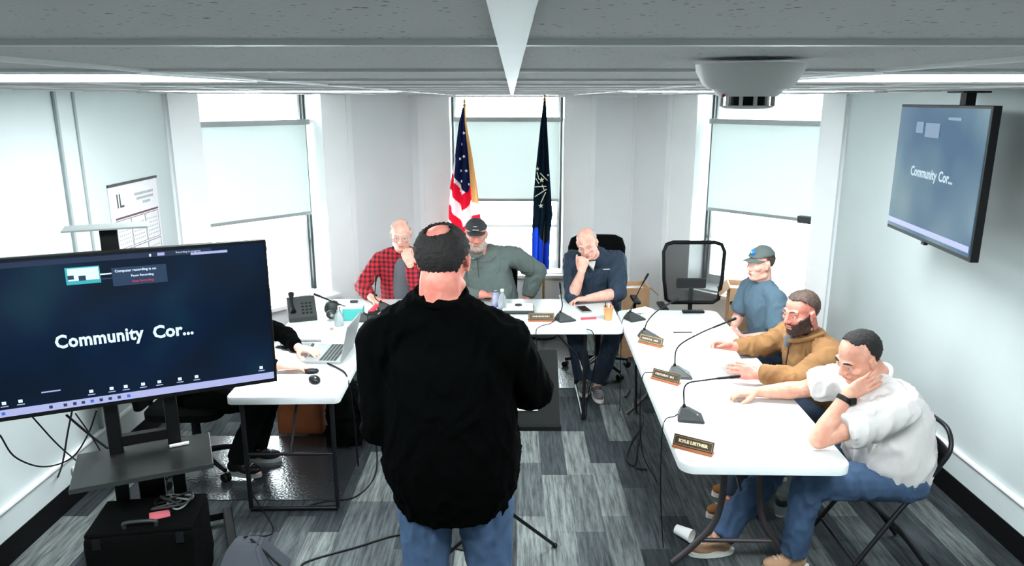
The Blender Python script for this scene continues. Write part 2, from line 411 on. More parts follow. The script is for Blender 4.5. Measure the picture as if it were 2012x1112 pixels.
for (wname, P0, P1, t0, t1, side) in (('wall_back_left', PL0, PL1, .25, 1.38, 'left'), ('wall_back', V((-1.0, YB, 0)), V((1.21, YB, 0)), .37, 1.53, 'back'), ('wall_back_right', PR1, PR0, .72, 1.9, 'right')):
    SILL = .56
    d, n, R = face_wall(wname, P0, P1, [(t0, t1, SILL)])
    wn += 1
    def bx(b, ta, tb_, o0, o1, z0, z1):
        c = P0 + d * (ta + tb_) / 2 + n * (o0 + o1) / 2 + V((0, 0, (z0 + z1) / 2)); b.box(c, (tb_ - ta, o1 - o0, z1 - z0), R); return b
    L_ = (P1 - P0).length
    tr = thing('trim_%d' % wn, 'white window casing boards on the %s wall' % side, None, P0, kind='structure')
    cw0 = min(.30, t0 - .02) if side != 'right' else .3; cw1 = .30 if side != 'right' else min(.3, L_ - t1 - .02)
    for (ta, tb_) in ((t0 - cw0, t0), (t1, t1 + cw1)):
        bx(B(), ta, tb_, -.022, .0, 0, CZ).build('casing', M_trim, tr)
        bb_ = B(); 
        if tb_ == t0: bx(bb_, ta, ta + .05, -.036, -.022, 0, CZ)
        else: bx(bb_, tb_ - .05, tb_, -.036, -.022, 0, CZ)
        bb_.build('casing_bead', M_trim, tr)
    for (ta, tb_) in ((t0, t0 + .012), (t1 - .012, t1)): bx(B(), ta, tb_, -.02, DEP + .04, SILL, H2).build('jamb_lining', M_trim, tr)
    bx(B(), t0 - .06, t1 + .06, -.07, 0, SILL - .03, SILL).build('sill', M_trim, tr); bx(B(), t0 + .012, t1 - .012, 0, DEP, SILL - .001, SILL + .012).build('sill_board', M_trim, tr)
    wi = thing('window_%d' % wn, 'tall sash window in the %s wall' % side, None, P0 + d * (t0 + t1) / 2 + n * DEP, kind='structure')
    a, c = t0 + .012, t1 - .012
    bx(B(), a, a + .045, DEP, DEP + .05, SILL + .012, H2).build('stile', M_trim, wi); bx(B(), c - .045, c, DEP, DEP + .05, SILL + .012, H2).build('stile', M_trim, wi)
    for (ta, tb_) in ((a, a + .022), (c - .022, c)): bx(B(), ta, tb_, DEP - .05, DEP - .001, SILL + .012, CZ + .1).build('side_track', M_frame, wi)
    bx(B(), a + .045, c - .045, DEP, DEP + .05, SILL + .012, SILL + .09).build('bottom_rail', M_trim, wi); bx(B(), a + .045, c - .045, DEP, DEP + .05, 1.0, 1.035).build('meeting_rail', M_trim, wi)
    bx(B(), a + .045, c - .045, DEP + .015, DEP + .021, SILL + .09, 1.0).build('pane', M_glass, wi); bx(B(), a + .045, c - .045, DEP + .03, DEP + .036, 1.035, H2).build('pane', M_glass, wi)
    bl = thing('roller_blind', {'left': 'pale roller blind half lowered in the left window', 'back': 'pale roller blind behind the two flags in the middle window', 'right': 'pale roller blind half lowered in the right window behind the man in a cap'}[side], 'blind',
               P0 + d * (t0 + t1) / 2 + n * (DEP - .1) + V((0, 0, BZ)), group='roller blinds')
    bx(B(), a + .03, c - .02, DEP - .14, DEP - .06, 2.105, 2.15).build('headrail', M_grey, bl)
    bx(B(), a + .035, c - .03, DEP - .085, DEP - .083, BZ, 2.106).build('blind_fabric', M_blind, bl)
    bx(B(), a + .035, c - .03, DEP - .096, DEP - .072, BZ - .024, BZ + .004).build('bottom_bar', M_grey, bl)
    if side == 'right': bx(B(), c - .19, c - .06, DEP - .15, DEP - .09, BZ - .03, BZ + .03).build('pull_handle', M_dgrey, bl, label='dark grey pull handle')

# left wall panel strip, seams
tr4 = thing('trim_4', 'vertical strip between two grooved battens running up the left wall', None, (XL, 4.39, .3), kind='structure')
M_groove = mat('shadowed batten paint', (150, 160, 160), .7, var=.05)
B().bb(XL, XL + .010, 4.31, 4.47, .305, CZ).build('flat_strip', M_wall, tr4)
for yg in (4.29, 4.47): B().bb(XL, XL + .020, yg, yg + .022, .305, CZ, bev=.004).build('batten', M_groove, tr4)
struct(B().bb(1.20, 1.222, YB - .014, YB + .02, 0, CZ).build('trim_5', M_wgrey), 'thin corner bead right of the middle window')
# baseboards
for side, X, s, ye in (('left', XL, 1, PL0.y), ('right', XR, -1, PR0.y)):
    t = thing('baseboard_' + side, 'tall white baseboard over a black cove base on the %s wall' % side, None, (X, 3, 0), kind='structure')
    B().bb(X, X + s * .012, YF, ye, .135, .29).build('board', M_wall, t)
    B().bb(X, X + s * .026, YF, ye, .285, .305, bev=.004).build('bead', M_trim, t)
    B().bb(X, X + s * .02, YF, ye, 0, .135).build('cove_base', M_cove, t)

# ================================================================== FURNITURE
def rounded(cx, cy, lx, ly, r, rz=0, n=7):
    pts = []
    for sx, sy, a0 in ((1, 1, 0), (-1, 1, PI / 2), (-1, -1, PI), (1, -1, 1.5 * PI)):
        for k in range(n):
            a = a0 + PI / 2 * k / (n - 1); pts.append(V((sx * (lx / 2 - r) + r * math.cos(a), sy * (ly / 2 - r) + r * math.sin(a), 0)))
    R = Mx.Rotation(rz, 3, 'Z'); return [R @ p + V((cx, cy, 0)) for p in pts]
def folding_table(label, cx, cy, lx, ly, rz, legs, r=.07):
    t = thing('folding_table', label, 'table', (cx, cy, 0), group=None, rz=rz)
    b = B(); prof = [(.992, .688), (1, .694), (1, .732), (.996, .738), (.985, .74)]
    rings = []
    for k, z in prof:
        ins = {(.992): .012, 1: 0, .996: .004, .985: .010}[k]
        rings.append([p + V((0, 0, z)) for p in rounded(cx, cy, lx - ins * 2, ly - ins * 2, r - ins, rz)])
    b.loft(rings); b.build('tabletop', M_table, t, smooth=True)
    R = Mx.Rotation(rz, 3, 'Z'); c0 = V((cx, cy, 0)); X_ = lx >= ly
    half = max(lx, ly) / 2; wid = min(lx, ly) / 2
    def P(u, v, z): return c0 + R @ (V((u, v, z)) if X_ else V((v, u, z)))
    fr = B()
    for s in (-1, 1): fr.tube([P(-half + .12, s * (wid - .07), .683), P(half - .12, s * (wid - .07), .683)], .011)
    fr.build('frame_rail', M_steel, t)
    for s in (-1, 1):
        u = s * (half - legs[1])
        if legs[0] == 'wishbone':
            for q in (-1, 1):
                B().tube(arc([P(u - s * .03, q * .10, .69), P(u - s * .01, q * .09, .45), P(u, q * .12, .26), P(u, q * .22, .12), P(u, q * (wid - .06), .016)], 6), .0165, 12).build('leg', M_tube, t, smooth=True)
            B().tube([P(u, -.2, .15), P(u, .2, .15)], .012).build('crossbar', M_tube, t, smooth=True)
            B().tube([P(u - s * .02, 0, .42), P(u - s * .5, 0, .675)], .009).build('brace', M_tube, t, smooth=True)
        else:
            for q in (-1, 1): B().tube([P(u, q * (wid - .06), .69), P(u, q * (wid - .06), .02)], .0135, 12).build('leg', M_steel, t, smooth=True)
            B().tube([P(u, -(wid - .06), .016), P(u, wid - .06, .016)], .0135).build('foot_bar', M_steel, t, smooth=True)
            B().tube([P(u, -(wid - .06), .36), P(u, wid - .06, .36)], .010).build('crossbar', M_steel, t, smooth=True)
            B().tube([P(u, 0, .36), P(u - s * .28, 0, .68)], .008).build('brace', M_steel, t, smooth=True)
    return t
folding_table('long white folding table on the right with four microphones and three name plates', 1.166, 4.245, .765, 2.51, math.radians(-1.3), ('wishbone', .33))
folding_table('white folding table across the back in front of the three seated men', -.42, 5.43, 2.44, .80, 0, ('straight', .27), r=.05)
folding_table('small white folding table on the left holding the laptop and mouse', -1.275, 4.40, .62, 1.24, math.radians(1.2), ('straight', .07), r=.035)
TZ = .74

def office_chair(label, x, y, rz, back='mesh', arms=True, zt=1.14, group='rolling office chairs'):
    """front faces local -y before rotation (rz)"""
    t = thing('office_chair', label, 'chair', (x, y, 0), group=group)
    R = Mx.Rotation(rz, 3, 'Z'); c0 = V((x, y, 0))
    def P(a, b_, z): return c0 + R @ V((a, b_, z))
    B().tube([P(0, 0, .08), P(0, 0, .42)], [.03, .026]).build('gas_post', M_black, t, smooth=True)
    for k in range(5):
        a = k * 2 * PI / 5 + .3
        e = V((.29 * math.cos(a), .29 * math.sin(a), 0))
        B().tube([P(0, 0, .125), P(e.x * .5, e.y * .5, .11), P(e.x, e.y, .075)], [.026, .02, .015]).build('base_arm', M_black, t, smooth=True)
        q = B()
        for s in (-1, 1):
            off = V((-math.sin(a), math.cos(a), 0)) * .014 * s; pc = V(P(e.x, e.y, .029)) + R @ off
            q.lathe(pc, [(.01, -.008), (.028, -.008), (.028, .008), (.01, .008)], 14, axis=(R @ V((-math.sin(a), math.cos(a), 0))))
        q.build('caster', M_black, t, smooth=True)
    b = B(); rings = []
    for k, z in ((.9, .42), (1, .435), (1, .475), (.93, .495), (.8, .5)):
        rings.append([c0 + R @ (p + V((0, 0, z))) for p in rounded(0, -.01, .50 * k, .47 * k, .09 * k)])
    b.loft(rings); b.build('seat', M_bfab, t, smooth=True)
    zb = zt - .52
    def bp(u, v): return P(u, .235 + .05 * v + .03 * (1 - (u / .26) ** 2), zb + .52 * v)   # v 0..1
    out = []
    prof = [(-.18, 0), (-.225, .06), (-.25, .4), (-.262, .85), (-.235, .97), (-.18, 1.0), (.18, 1.0), (.235, .97), (.262, .85), (.25, .4), (.225, .06), (.18, 0)]
    pts = [bp(*p) for p in prof]
    if back == 'mesh':
        B().tube(pts, .017, 10, closed=True).build('back_frame', M_black, t, smooth=True)
        m = B(); rows = 8; grid = []
        for j in range(rows + 1):
            v = j / rows; wv = .2 + .055 * min(1, v * 2.2) if v < .85 else .258 - (v - .85) * .35
            grid.append([bp(-wv + 2 * wv * i / 8, v) for i in range(9)])
        vs = [p for r_ in grid for p in r_]; fs = [(j * 9 + i, j * 9 + i + 1, (j + 1) * 9 + i + 1, (j + 1) * 9 + i) for j in range(rows) for i in range(8)]
        m.poly(vs, fs).build('back_mesh', M_mesh, t, smooth=True)
        lb = B(); lb.box(bp(0, .3) + R @ V((0, .035, 0)), (.26, .03, .09), R, bev=.012); lb.build('lumbar_pad', M_black, t)
    else:
        rings = []
        for v, k in ((0, .8), (.03, .95), (.3, 1.0), (.8, 1.04), (.95, .93), (1.0, .7)):
            ring = []
            for i in range(20):
                a = 2 * PI * i / 20; ux = .245 * k * math.copysign(abs(math.cos(a)) ** .6, math.cos(a)); uy = .04 * (1 if v not in (0, 1.0) else .6) * math.copysign(abs(math.sin(a)) ** .8, math.sin(a))
                ring.append(bp(ux, v) + R @ V((0, uy, 0)))
            rings.append(ring)
        B().loft(rings).build('backrest', M_bfab, t, smooth=True)
    B().tube([P(0, .1, .43), P(0, .27, .44), P(0, .31, .56), P(0, .30, zb + .12)], .02).build('back_post', M_black, t, smooth=True)
    if arms:
        for s in (-1, 1):
            B().tube(arc([P(s * .2, .02, .43), P(s * .3, .02, .46), P(s * .31, .0, .64)], 5), .014).build('arm_post', M_black, t, smooth=True)
            B().box(P(s * .31, -.02, .655), (.06, .24, .028), R, bev=.01).build('armrest', M_black, t)
    return t
def folding_chair(label, x, y, rz, pad=M_black, group='black metal folding chairs'):
    t = thing('folding_chair', label, 'chair', (x, y, 0), group=group)
    R = Mx.Rotation(rz, 3, 'Z'); c0 = V((x, y, 0))
    def P(a, b_, z): return c0 + R @ V((a, b_, z))
    for s in (-1, 1):
        B().tube([P(s * .215, -.23, .012), P(s * .20, .02, .40), P(s * .19, .17, .60)], .0115).build('leg', M_steel, t, smooth=True)   # front leg rises to the back
        B().tube([P(s * .195, .24, .012), P(s * .19, .02, .30), P(s * .185, -.14, .44)], .0115).build('leg', M_steel, t, smooth=True)
    B().tube(arc([P(-.19, .17, .60), P(-.2, .215, .71), P(-.13, .235, .782), P(0, .24, .79), P(.13, .235, .782), P(.2, .215, .71), P(.19, .17, .60)], 6), .0115).build('back_tube', M_steel, t, smooth=True)
    b = B(); rings = []
    for z, dz in ((.67, .0), (.81, .0)):
        pass
    vs = []; n = 9
    for j, z in enumerate((.59, .70)):
        for i in range(n):
            u = -.19 + .38 * i / (n - 1); yb = .17 + (z - .59) * .36 + .03 * (1 - (u / .19) ** 2); vs.append(P(u, yb, z))
    for j, z in enumerate((.59, .70)):
        for i in range(n):
            u = -.19 + .38 * i / (n - 1); yb = .18 + (z - .59) * .36 + .03 * (1 - (u / .19) ** 2); vs.append(P(u, yb, z))
    fs = []
    for i in range(n - 1):
        fs += [(i, i + 1, n + i + 1, n + i), (2 * n + i, 2 * n + i + 1, 3 * n + i + 1, 3 * n + i), (i, i + 1, 2 * n + i + 1, 2 * n + i), (n + i, n + i + 1, 3 * n + i + 1, 3 * n + i)]
    fs += [(0, n, 3 * n, 2 * n), (n - 1, 2 * n - 1, 4 * n - 1, 3 * n - 1)]
    b.poly(vs, fs).build('backrest', pad, t, smooth=True)
    rings = [[c0 + R @ (p + V((0, 0, z))) for p in rounded(0, -.02, .38 * k, .38 * k, .06 * k)] for k, z in ((.96, .435), (1, .445), (1, .462), (.9, .472))]
    B().loft(rings).build('seat', pad, t, smooth=True)
    for (yy, z) in ((-.17, .10), (.185, .10)): B().tube([P(-.21, yy, z), P(.21, yy, z)], .008).build('crossbar', M_steel, t, smooth=True)
    return t
#@@FURN@@

# ================================================================== PEOPLE
def eval_mesh(me, mods):
    o = D.objects.new('tmp', me); C.objects.link(o)
    for ty, kw in mods:
        m = o.modifiers.new('m', ty)
        for k, v in kw.items(): setattr(m, k, v)
    dg = bpy.context.evaluated_depsgraph_get(); dg.update()
    out = D.meshes.new_from_object(o.evaluated_get(dg)); D.objects.remove(o); return out
def grow(b, voxel, sm=3, f=.5):
    me = b.mesh('grown')
    return eval_mesh(me, [('REMESH', dict(mode='VOXEL', voxel_size=voxel, adaptivity=0)), ('SMOOTH', dict(factor=f, iterations=sm))])
def wrinkle(me, amp, sc=14, stretch=(1, 1, .45), seed=0):
    if not amp: return me
    n = len(me.vertices); off = V((seed * 3.1, seed * 1.7, seed * .9)); S = V(stretch) * sc
    nor = [v.normal.copy() for v in me.vertices]
    for i, v in enumerate(me.vertices):
        p = V((v.co.x * S.x, v.co.y * S.y, v.co.z * S.z)) + off
        q = p + noise.noise_vector(p * .6) * 1.3
        r = 1 - abs(noise.noise(q)) * 2.6
        r2 = 1 - abs(noise.noise(q * 2.1 + off)) * 2.2
        d = r * .95 + r2 * .35 + noise.noise(p * .4) * 1.1 - .45
        v.co += nor[i] * amp * max(d, -.45) * 1.25
    me.update(); return me
def frame(f, up=V((0, 0, 1))):
    y = V(f).normalized(); x = y.cross(V(up)).normalized(); z = x.cross(y)
    return Mx((x, y, z)).transposed()
def skinmat(name, c, c2): return mat(name, c, .5, var=0, col2=c2, vscale=22, bump=.08, bscale=250, spec=.35)

def hand(b, wr, d, n, left, curl=(.3, .4, .3), s=1.06, thumb=(.62, .72, .3), spread=.05, per=None):
    d = V(d).normalized(); n = V(n); n = (n - d * n.dot(d)).normalized(); t = d.cross(n) * (-1 if left else 1)
    wr = V(wr)
    rings = []
    for L_, w_, th in ((-.012, .026, .019), (.02, .032, .018), (.055, .040, .0155), (.085, .041, .0135), (.1, .038, .010)):
        c = wr + d * L_ * s + n * .004
        rings.append([c + (t * w_ * math.copysign(abs(math.cos(a)) ** .7, math.cos(a)) + n * th * math.copysign(abs(math.sin(a)) ** .7, math.sin(a))) * s for a in [2 * PI * k / 16 for k in range(16)]])
    b.loft(rings)
    ends = []
    for i, (o, base, ln) in enumerate(((.0315, .092, .078), (.0105, .097, .086), (-.0105, .093, .079), (-.0310, .083, .062))):
        cu = per[i] if per else curl
        dd = (d + t * (1.5 - i) * spread).normalized(); ax = dd; nn = n
        p = wr + (d * base + t * o) * s; ang = 0
        for j, fr in enumerate((.46, .30, .24)):
            ang += cu[j]
            q = p + (ax * math.cos(ang) + nn * math.sin(ang)) * ln * fr * s
            r0 = (.0092, .0084, .0078)[j] * s * (.88 if i == 3 else 1); r1 = (.0086, .0080, .0070)[j] * s * (.88 if i == 3 else 1)
            b.cap(p, r0, q, r1, n=10); p = q
        ends.append(p)
    p = wr + (d * .022 + t * .026 + n * .006) * s
    td = (d * thumb[0] + t * thumb[1] + n * thumb[2]).normalized()
    for j, (ln, r0, r1) in enumerate(((.045, .0150, .0120), (.034, .0115, .0100), (.027, .0100, .0082))):
        q = p + td * ln * s; b.cap(p, r0 * s, q, r1 * s, n=10); p = q
        td = (td * 1 + d * .28 - t * .10 + n * .12).normalized()
    return ends

def head_prims(b, c, R, s=1.0, wide=1.0, chin=1.0):
    def T(x, y, z): return c + R @ V((x * wide * s, y * s, z * s))
    def E(p, r): b.ell(T(*p), (r[0] * wide * s, r[1] * s, r[2] * s), R)
    E((0, -.014, .036), (.0755, .096, .084)); E((0, .012, -.012), (.068, .078, .085))
    E((0, .030, -.052), (.055 * chin, .058, .062)); E((0, .066, -.094), (.026 * chin, .022, .020))
    b.cap(T(-.052 * chin, .0, -.075), .022 * s, T(-.02, .06, -.098), .017 * s); b.cap(T(.052 * chin, .0, -.075), .022 * s, T(.02, .06, -.098), .017 * s)
    b.cap(T(-.042, .074, .024), .0125 * s, T(-.012, .083, .022), .012 * s); b.cap(T(.042, .074, .024), .0125 * s, T(.012, .083, .022), .012 * s)
    b.cap(T(0, .083, .016), .0085 * s, T(0, .107, -.026), .0125 * s); E((-.013, .097, -.030), (.0085, .010, .0075)); E((.013, .097, -.030), (.0085, .010, .0075))
    for q in (-1, 1):
        E((q * .044, .058, -.020), (.023, .024, .019))
        b.cap(T(q * .079, .004, .012), .0085 * s, T(q * .077, .0, -.026), .0075 * s); b.cap(T(q * .082, -.010, .022), .0075 * s, T(q * .083, -.016, -.006), .0075 * s); b.cap(T(q * .082, -.010, .022), .0075 * s, T(q * .079, .004, .012), .008 * s)
        b.cap(T(q * .045, .070, -.006), .0070 * s, T(q * .018, .078, -.008), .0060 * s)      # lower lids
        b.cap(T(q * .047, .073, .012), .0065 * s, T(q * .018, .081, .012), .0060 * s)        # upper lids
    b.cap(T(-.017, .086, -.056), .0070 * s, T(.017, .086, -.056), .0070 * s); b.cap(T(-.014, .085, -.068), .0075 * s, T(.014, .085, -.068), .0075 * s)

def shell(c, R, s, cen, rad, keep, thick, sub=4, amp=0.0, sc=60, wide=1.0):
    """hair / beard / cap: part of an ellipsoid, thickened"""
    bm = bmesh.new(); bmesh.ops.create_icosphere(bm, subdivisions=sub, radius=1)
    dl = [f for f in bm.faces if not keep(*(f.calc_center_median().normalized()))]
    bmesh.ops.delete(bm, geom=dl, context='FACES')
    bd = [v for v in bm.verts if v.is_boundary]
    for _ in range(3): bmesh.ops.smooth_vert(bm, verts=bd, factor=.5, use_axis_x=True, use_axis_y=True, use_axis_z=True)
    for v in bm.verts:
        u = v.co.normalized(); p = V((u.x * rad[0] * wide, u.y * rad[1], u.z * rad[2]))
        if amp: p += u * amp * (noise.noise(V((u.x * sc, u.y * sc * .35, u.z * sc))) + .5 * noise.noise(u * sc * 2))
        v.co = c + R @ ((p + V((cen[0] * wide, cen[1], cen[2]))) * s)
    me = D.meshes.new('shell'); bm.to_mesh(me); bm.free()
    return eval_mesh(me, [('SOLIDIFY', dict(thickness=thick, offset=-1))])

HC, HR = (0, -.014, .036), (.0800, .1005, .0890)
def patch(body, head, R, hs, keep, off, th=.004):
    """a layer lifted off the head's own surface (beard, stubble)"""
    bm = bmesh.new(); bm.from_mesh(body.data); W = worldM(body.parent); Mi = R.inverted()
    for v in bm.verts: v.co = W @ v.co
    bm.normal_update()
    near = [v for v in bm.verts if (v.co - head).length < .19]
    loc = {v: (Mi @ (v.co - head)) / hs for v in near}
    dl = [f for f in bm.faces if not all(v in loc for v in f.verts) or not keep(*(sum((loc[v] for v in f.verts), V()) / len(f.verts)))]
    bmesh.ops.delete(bm, geom=dl, context='FACES')
    bmesh.ops.delete(bm, geom=[v for v in bm.verts if not v.link_faces], context='VERTS')
    nn = {v: v.normal.copy() for v in bm.verts}
    for v in bm.verts: v.co += nn[v] * (off if not v.is_boundary else off * .2) + nn[v] * .0015 * noise.noise(v.co * 160)
    me = D.meshes.new('patch'); bm.to_mesh(me); bm.free()
    return eval_mesh(me, [('SOLIDIFY', dict(thickness=th, offset=-1))])
def beard_keep(x, y, z):
    a = abs(x)
    if z < -.128 or y < -.012 or a > .078: return False
    if a < .021 and -.073 < z < -.050: return False
    if a < .030: return z < -.043
    return z < -.040 + max(0, (a - .052)) * 2.2
def goatee_keep(x, y, z):
    a = abs(x); return beard_keep(x, y, z) and z < -.055 and y > .0
def hair_full(x, y, z): return (z > .60 if y > .62 else z > (-.05 + (y + .1) * .95) if y > -.1 else z > -.62) and not (abs(x) > .8 and y > .28 and z < .45)
def hair_thin_top(x, y, z):
    k = noise.noise(V((x * 14, y * 5, z * 14)))
    return hair_full(x, y, z) and not (y > .44 + .06 * k and z < .90 - .25 * abs(x)) and not (y > .1 and abs(x) > .55 + .1 * k and z < .74)
def hair_crown_bald(x, y, z):
    k = noise.noise(V((x * 16, y * 16, z * 16)))
    d = x * -.05 + y * -.42 + z * .905
    return (z > -.86 if y < -.25 else z > -.30 + (y + .25) * .9) and d < .872 + .07 * k and not (y > .55 and z < .6)
def hair_ring(x, y, z): return (y < .25 and z < .62 and z > -.62 and not (y > -.05 and z < -.02)) 
def hair_bald_front(x, y, z): return z < .80 + (.6 if y < -.35 else 0) and y < .3 and z > -.7 + (0 if y < -.2 else .55 + y)

def person(label, head, face, neck, chest, pelvis, sh, el, wr, hip, kn, an, toe, hands, g=1.0, belly=0.0, hs=1.0, up=(0, 0, 1),
           skin=None, top=None, sleeve='long', tmat=None, smat=None, sole=None, soff=.016, voxel=.006, amp=.007, hair=None, hairmat=None, hair_rad=HR, beard=None,
           wide=1.0, chin=1.0, neckr=.058, seed=0, slv=.55, hem=.10, toplabel=None, loose=1.0, hsub=4, group=None, brows=True, hairamp=.004, arm=1.0, leg=1.0, name_top='shirt', collar=0):
    head = V(head); neck = V(neck); chest = V(chest); pelvis = V(pelvis)
    sh = [V(p) for p in sh]; el = [V(p) for p in el]; wr = [V(p) for p in wr]; hip = [V(p) for p in hip]; kn = [V(p) for p in kn]; an = [V(p) for p in an]
    root = thing('person', label, 'person', (pelvis.x, pelvis.y, 0), group=group)
    R = frame(face, V(up)); hu = R @ V((0, 0, 1)); hf = R @ V((0, 1, 0))
    lp = (hip[0] - hip[1]).normalized(); ls = (sh[0] - sh[1]).normalized(); shm = (sh[0] + sh[1]) / 2
    sw = (sh[0] - sh[1]).length / 2
    waist = (pelvis + chest) / 2
    def torso(b, off, lo=.07, top_cut=False):
        U0 = (chest - pelvis).normalized(); ru = (neck - pelvis).normalized()
        secs = []
        wf = lp.cross(U0).normalized()
        secs.append((pelvis - U0 * lo, .150 * g + off, .115 * g + off, lp))
        secs.append((pelvis, .172 * g + off + belly * .2, .125 * g + off + belly * .2, lp))
        secs.append((pelvis.lerp(chest, .3) + wf * belly * .35, .168 * g + off + belly * .55, .120 * g + off + belly * .8, lp))
        secs.append((pelvis.lerp(chest, .65) + wf * belly * .35, .170 * g + off + belly * .35, .122 * g + off + belly * .7, lp.lerp(ls, .4)))
        secs.append((chest, .178 * g + off, .128 * g + off, lp.lerp(ls, .7)))
        secs.append((chest.lerp(shm, .65), max(.165 * g, sw * .86) + off, .112 * g + off, ls))
        secs.append((shm + ru * .012, sw * .80 + off, .080 * g + off, ls))
        secs.append((shm.lerp(neck, .55) + ru * .015, sw * .48 + off, .066 * g + off, ls))
        secs.append((neck + ru * .0, neckr * 1.1 + off * .8, neckr * 1.05 + off * .8, ls))
        rings = []
        for i, (c, rx, ry, l) in enumerate(secs):
            a = secs[max(0, i - 1)][0]; z = secs[min(len(secs) - 1, i + 1)][0]; u = (z - a).normalized()
            l = (l - u * l.dot(u)).normalized(); f = l.cross(u).normalized()
            rings.append([c + l * rx * math.copysign(abs(math.cos(t_)) ** .85, math.cos(t_)) + f * ry * math.copysign(abs(math.sin(t_)) ** .85, math.sin(t_)) for t_ in [2 * PI * k / 28 for k in range(28)]])
        b.loft(rings)
    def arm_p(b, i, off, end=None, flat=True):
        """end: None whole arm; 0..1 upper-arm fraction, 1..2 forearm fraction"""
        ga = g * arm
        b.ell(sh[i], ((.058 * ga + off),) * 3, sub=2)
        if end is None or end >= 1:
            b.cap(sh[i], .056 * ga + off, el[i], .043 * ga + off)
            e = 1 if end is None else end - 1
            mid = el[i].lerp(wr[i], .3)
            if e > .3:
                b.cap(el[i], .043 * ga + off, mid, .0445 * ga + off * .9)
                p = el[i].lerp(wr[i], e); b.cap(mid, .0445 * ga + off * .9, p, (.0445 + (.0265 - .0445) * (e - .3) / .7) * ga + off * .8, flat1=(end is not None))
            elif e > 0: b.cap(el[i], .043 * ga + off, el[i].lerp(wr[i], e), .0445 * ga + off, flat1=True)
        else:
            p = sh[i].lerp(el[i], end); b.cap(sh[i], .056 * ga + off, p, (.056 - .010 * end) * ga + off + .014, flat1=True)
    def leg_p(b, i, off, cut=False):
        gl = (.5 + .5 * g) * leg
        b.cap(hip[i], .088 * gl + off, kn[i], .060 * gl + off)
        m = kn[i].lerp(an[i], .3); b.cap(kn[i], .060 * gl + off, m, .057 * gl + off)
        if cut: b.cap(m, .057 * gl + off, kn[i].lerp(an[i], .96), .043 * gl + off + .012, flat1=True)
        else: b.cap(m, .057 * gl, an[i], .038 * gl)
    # ---- body (one continuous surface)
    b = B(); torso(b, 0)
    b.cap(head + R @ V((0, -.028, -.055)) * hs, neckr, neck, neckr * 1.08)
    for i in (0, 1):
        b.cap(neck + V((0, 0, .005)), .045, sh[i], .048 * g); arm_p(b, i, 0); leg_p(b, i, 0)
        tv = V(toe[i]).normalized()
        b.cap(an[i] - tv * .03 + V((0, 0, -.05)), .026, an[i] + tv * .13 + V((0, 0, -.062)), .022); b.cap(an[i], .034, an[i] + tv * .03 + V((0, 0, -.045)), .03)
        h = hands[i]; hand(b, wr[i], h[0], h[1], i == 0, **(h[2] if len(h) > 2 else {}))
    head_prims(b, head, R, hs, wide, chin)
    me = grow(b, voxel, 2 if voxel > .005 else 3)
    body = link('body', me, skin, root, smooth=True)
    def T(x, y, z): return head + R @ V((x * wide * hs, y * hs, z * hs))
    for q in (-1, 1):
        e = B(); e.ell(T(q * .031, .0735, .002), (.0115 * hs,) * 3, sub=2); eo = e.build('eye', M_eye, root, smooth=True)
        B().ell(T(q * .031, .0815, .002), (.0052 * hs, .0042 * hs, .0052 * hs), R, sub=2).build('iris', M_iris, eo, smooth=True)
        if brows: B().tube([T(q * .014, .0935, .028), T(q * .032, .0895, .034), T(q * .05, .076, .028)], [.0035 * hs, .0045 * hs, .003 * hs], 8).build('eyebrow', hairmat or M_iris, root, smooth=True)
    B().tube([T(-.022, .086, -.061), T(-.01, .0935, -.0605), T(.01, .0935, -.0605), T(.022, .086, -.061)], [.002 * hs, .0042 * hs, .0042 * hs, .002 * hs], 8).build('mouth', M_lip, root, smooth=True)
    # ---- clothes
    if collar:
        ax = (T(0, -.03, -.07) - neck).normalized(); l_ = ls - ax * ls.dot(ax); l_.normalize(); f_ = l_.cross(ax)
        cr_ = neckr * 1.16 + .006
        B().tube([neck + ax * (.004 + collar) + (l_ * math.cos(a) * cr_ + f_ * math.sin(a) * cr_) + ax * (-.012 * (f_.dot(R @ V((0, 1, 0))) * math.sin(a))) for a in [2 * PI * k / 28 for k in range(28)]], .0105, 8, closed=True).build('collar_band', top, root, smooth=True)
    b = B(); torso(b, soff * loose, lo=hem)
    for i in (0, 1):
        b.cap(neck - V((0, 0, .014)), .052 + soff, sh[i], .054 * g + soff)
        arm_p(b, i, soff * (1 if sleeve == 'long' else 1.25), {'long': 1.93, 'short': slv, 'elbow': 1.12}[sleeve])
    me = wrinkle(grow(b, .010, 3), amp, seed=seed); so = link(name_top, me, top, root, smooth=True)
    if toplabel: so['label'] = toplabel
    b = B(); torso_b = pelvis
    U0 = (chest - pelvis).normalized(); rings = []
    for k, (dz, rx, ry) in enumerate(((-.10, .12, .09), (-.05, .165, .125), (.02, .178, .135), (.08, .175, .13))):
        c = pelvis + U0 * dz; f = lp.cross(U0)
        rings.append([c + lp * (rx * g + .006) * math.cos(t_) + f * (ry * g + .006) * math.sin(t_) for t_ in [2 * PI * k2 / 24 for k2 in range(24)]])
    b.loft(rings)
    for i in (0, 1): leg_p(b, i, .013, True)
    me = wrinkle(grow(b, .011, 3), amp * .9, seed=seed + 5); link('trousers', me, tmat, root, smooth=True)
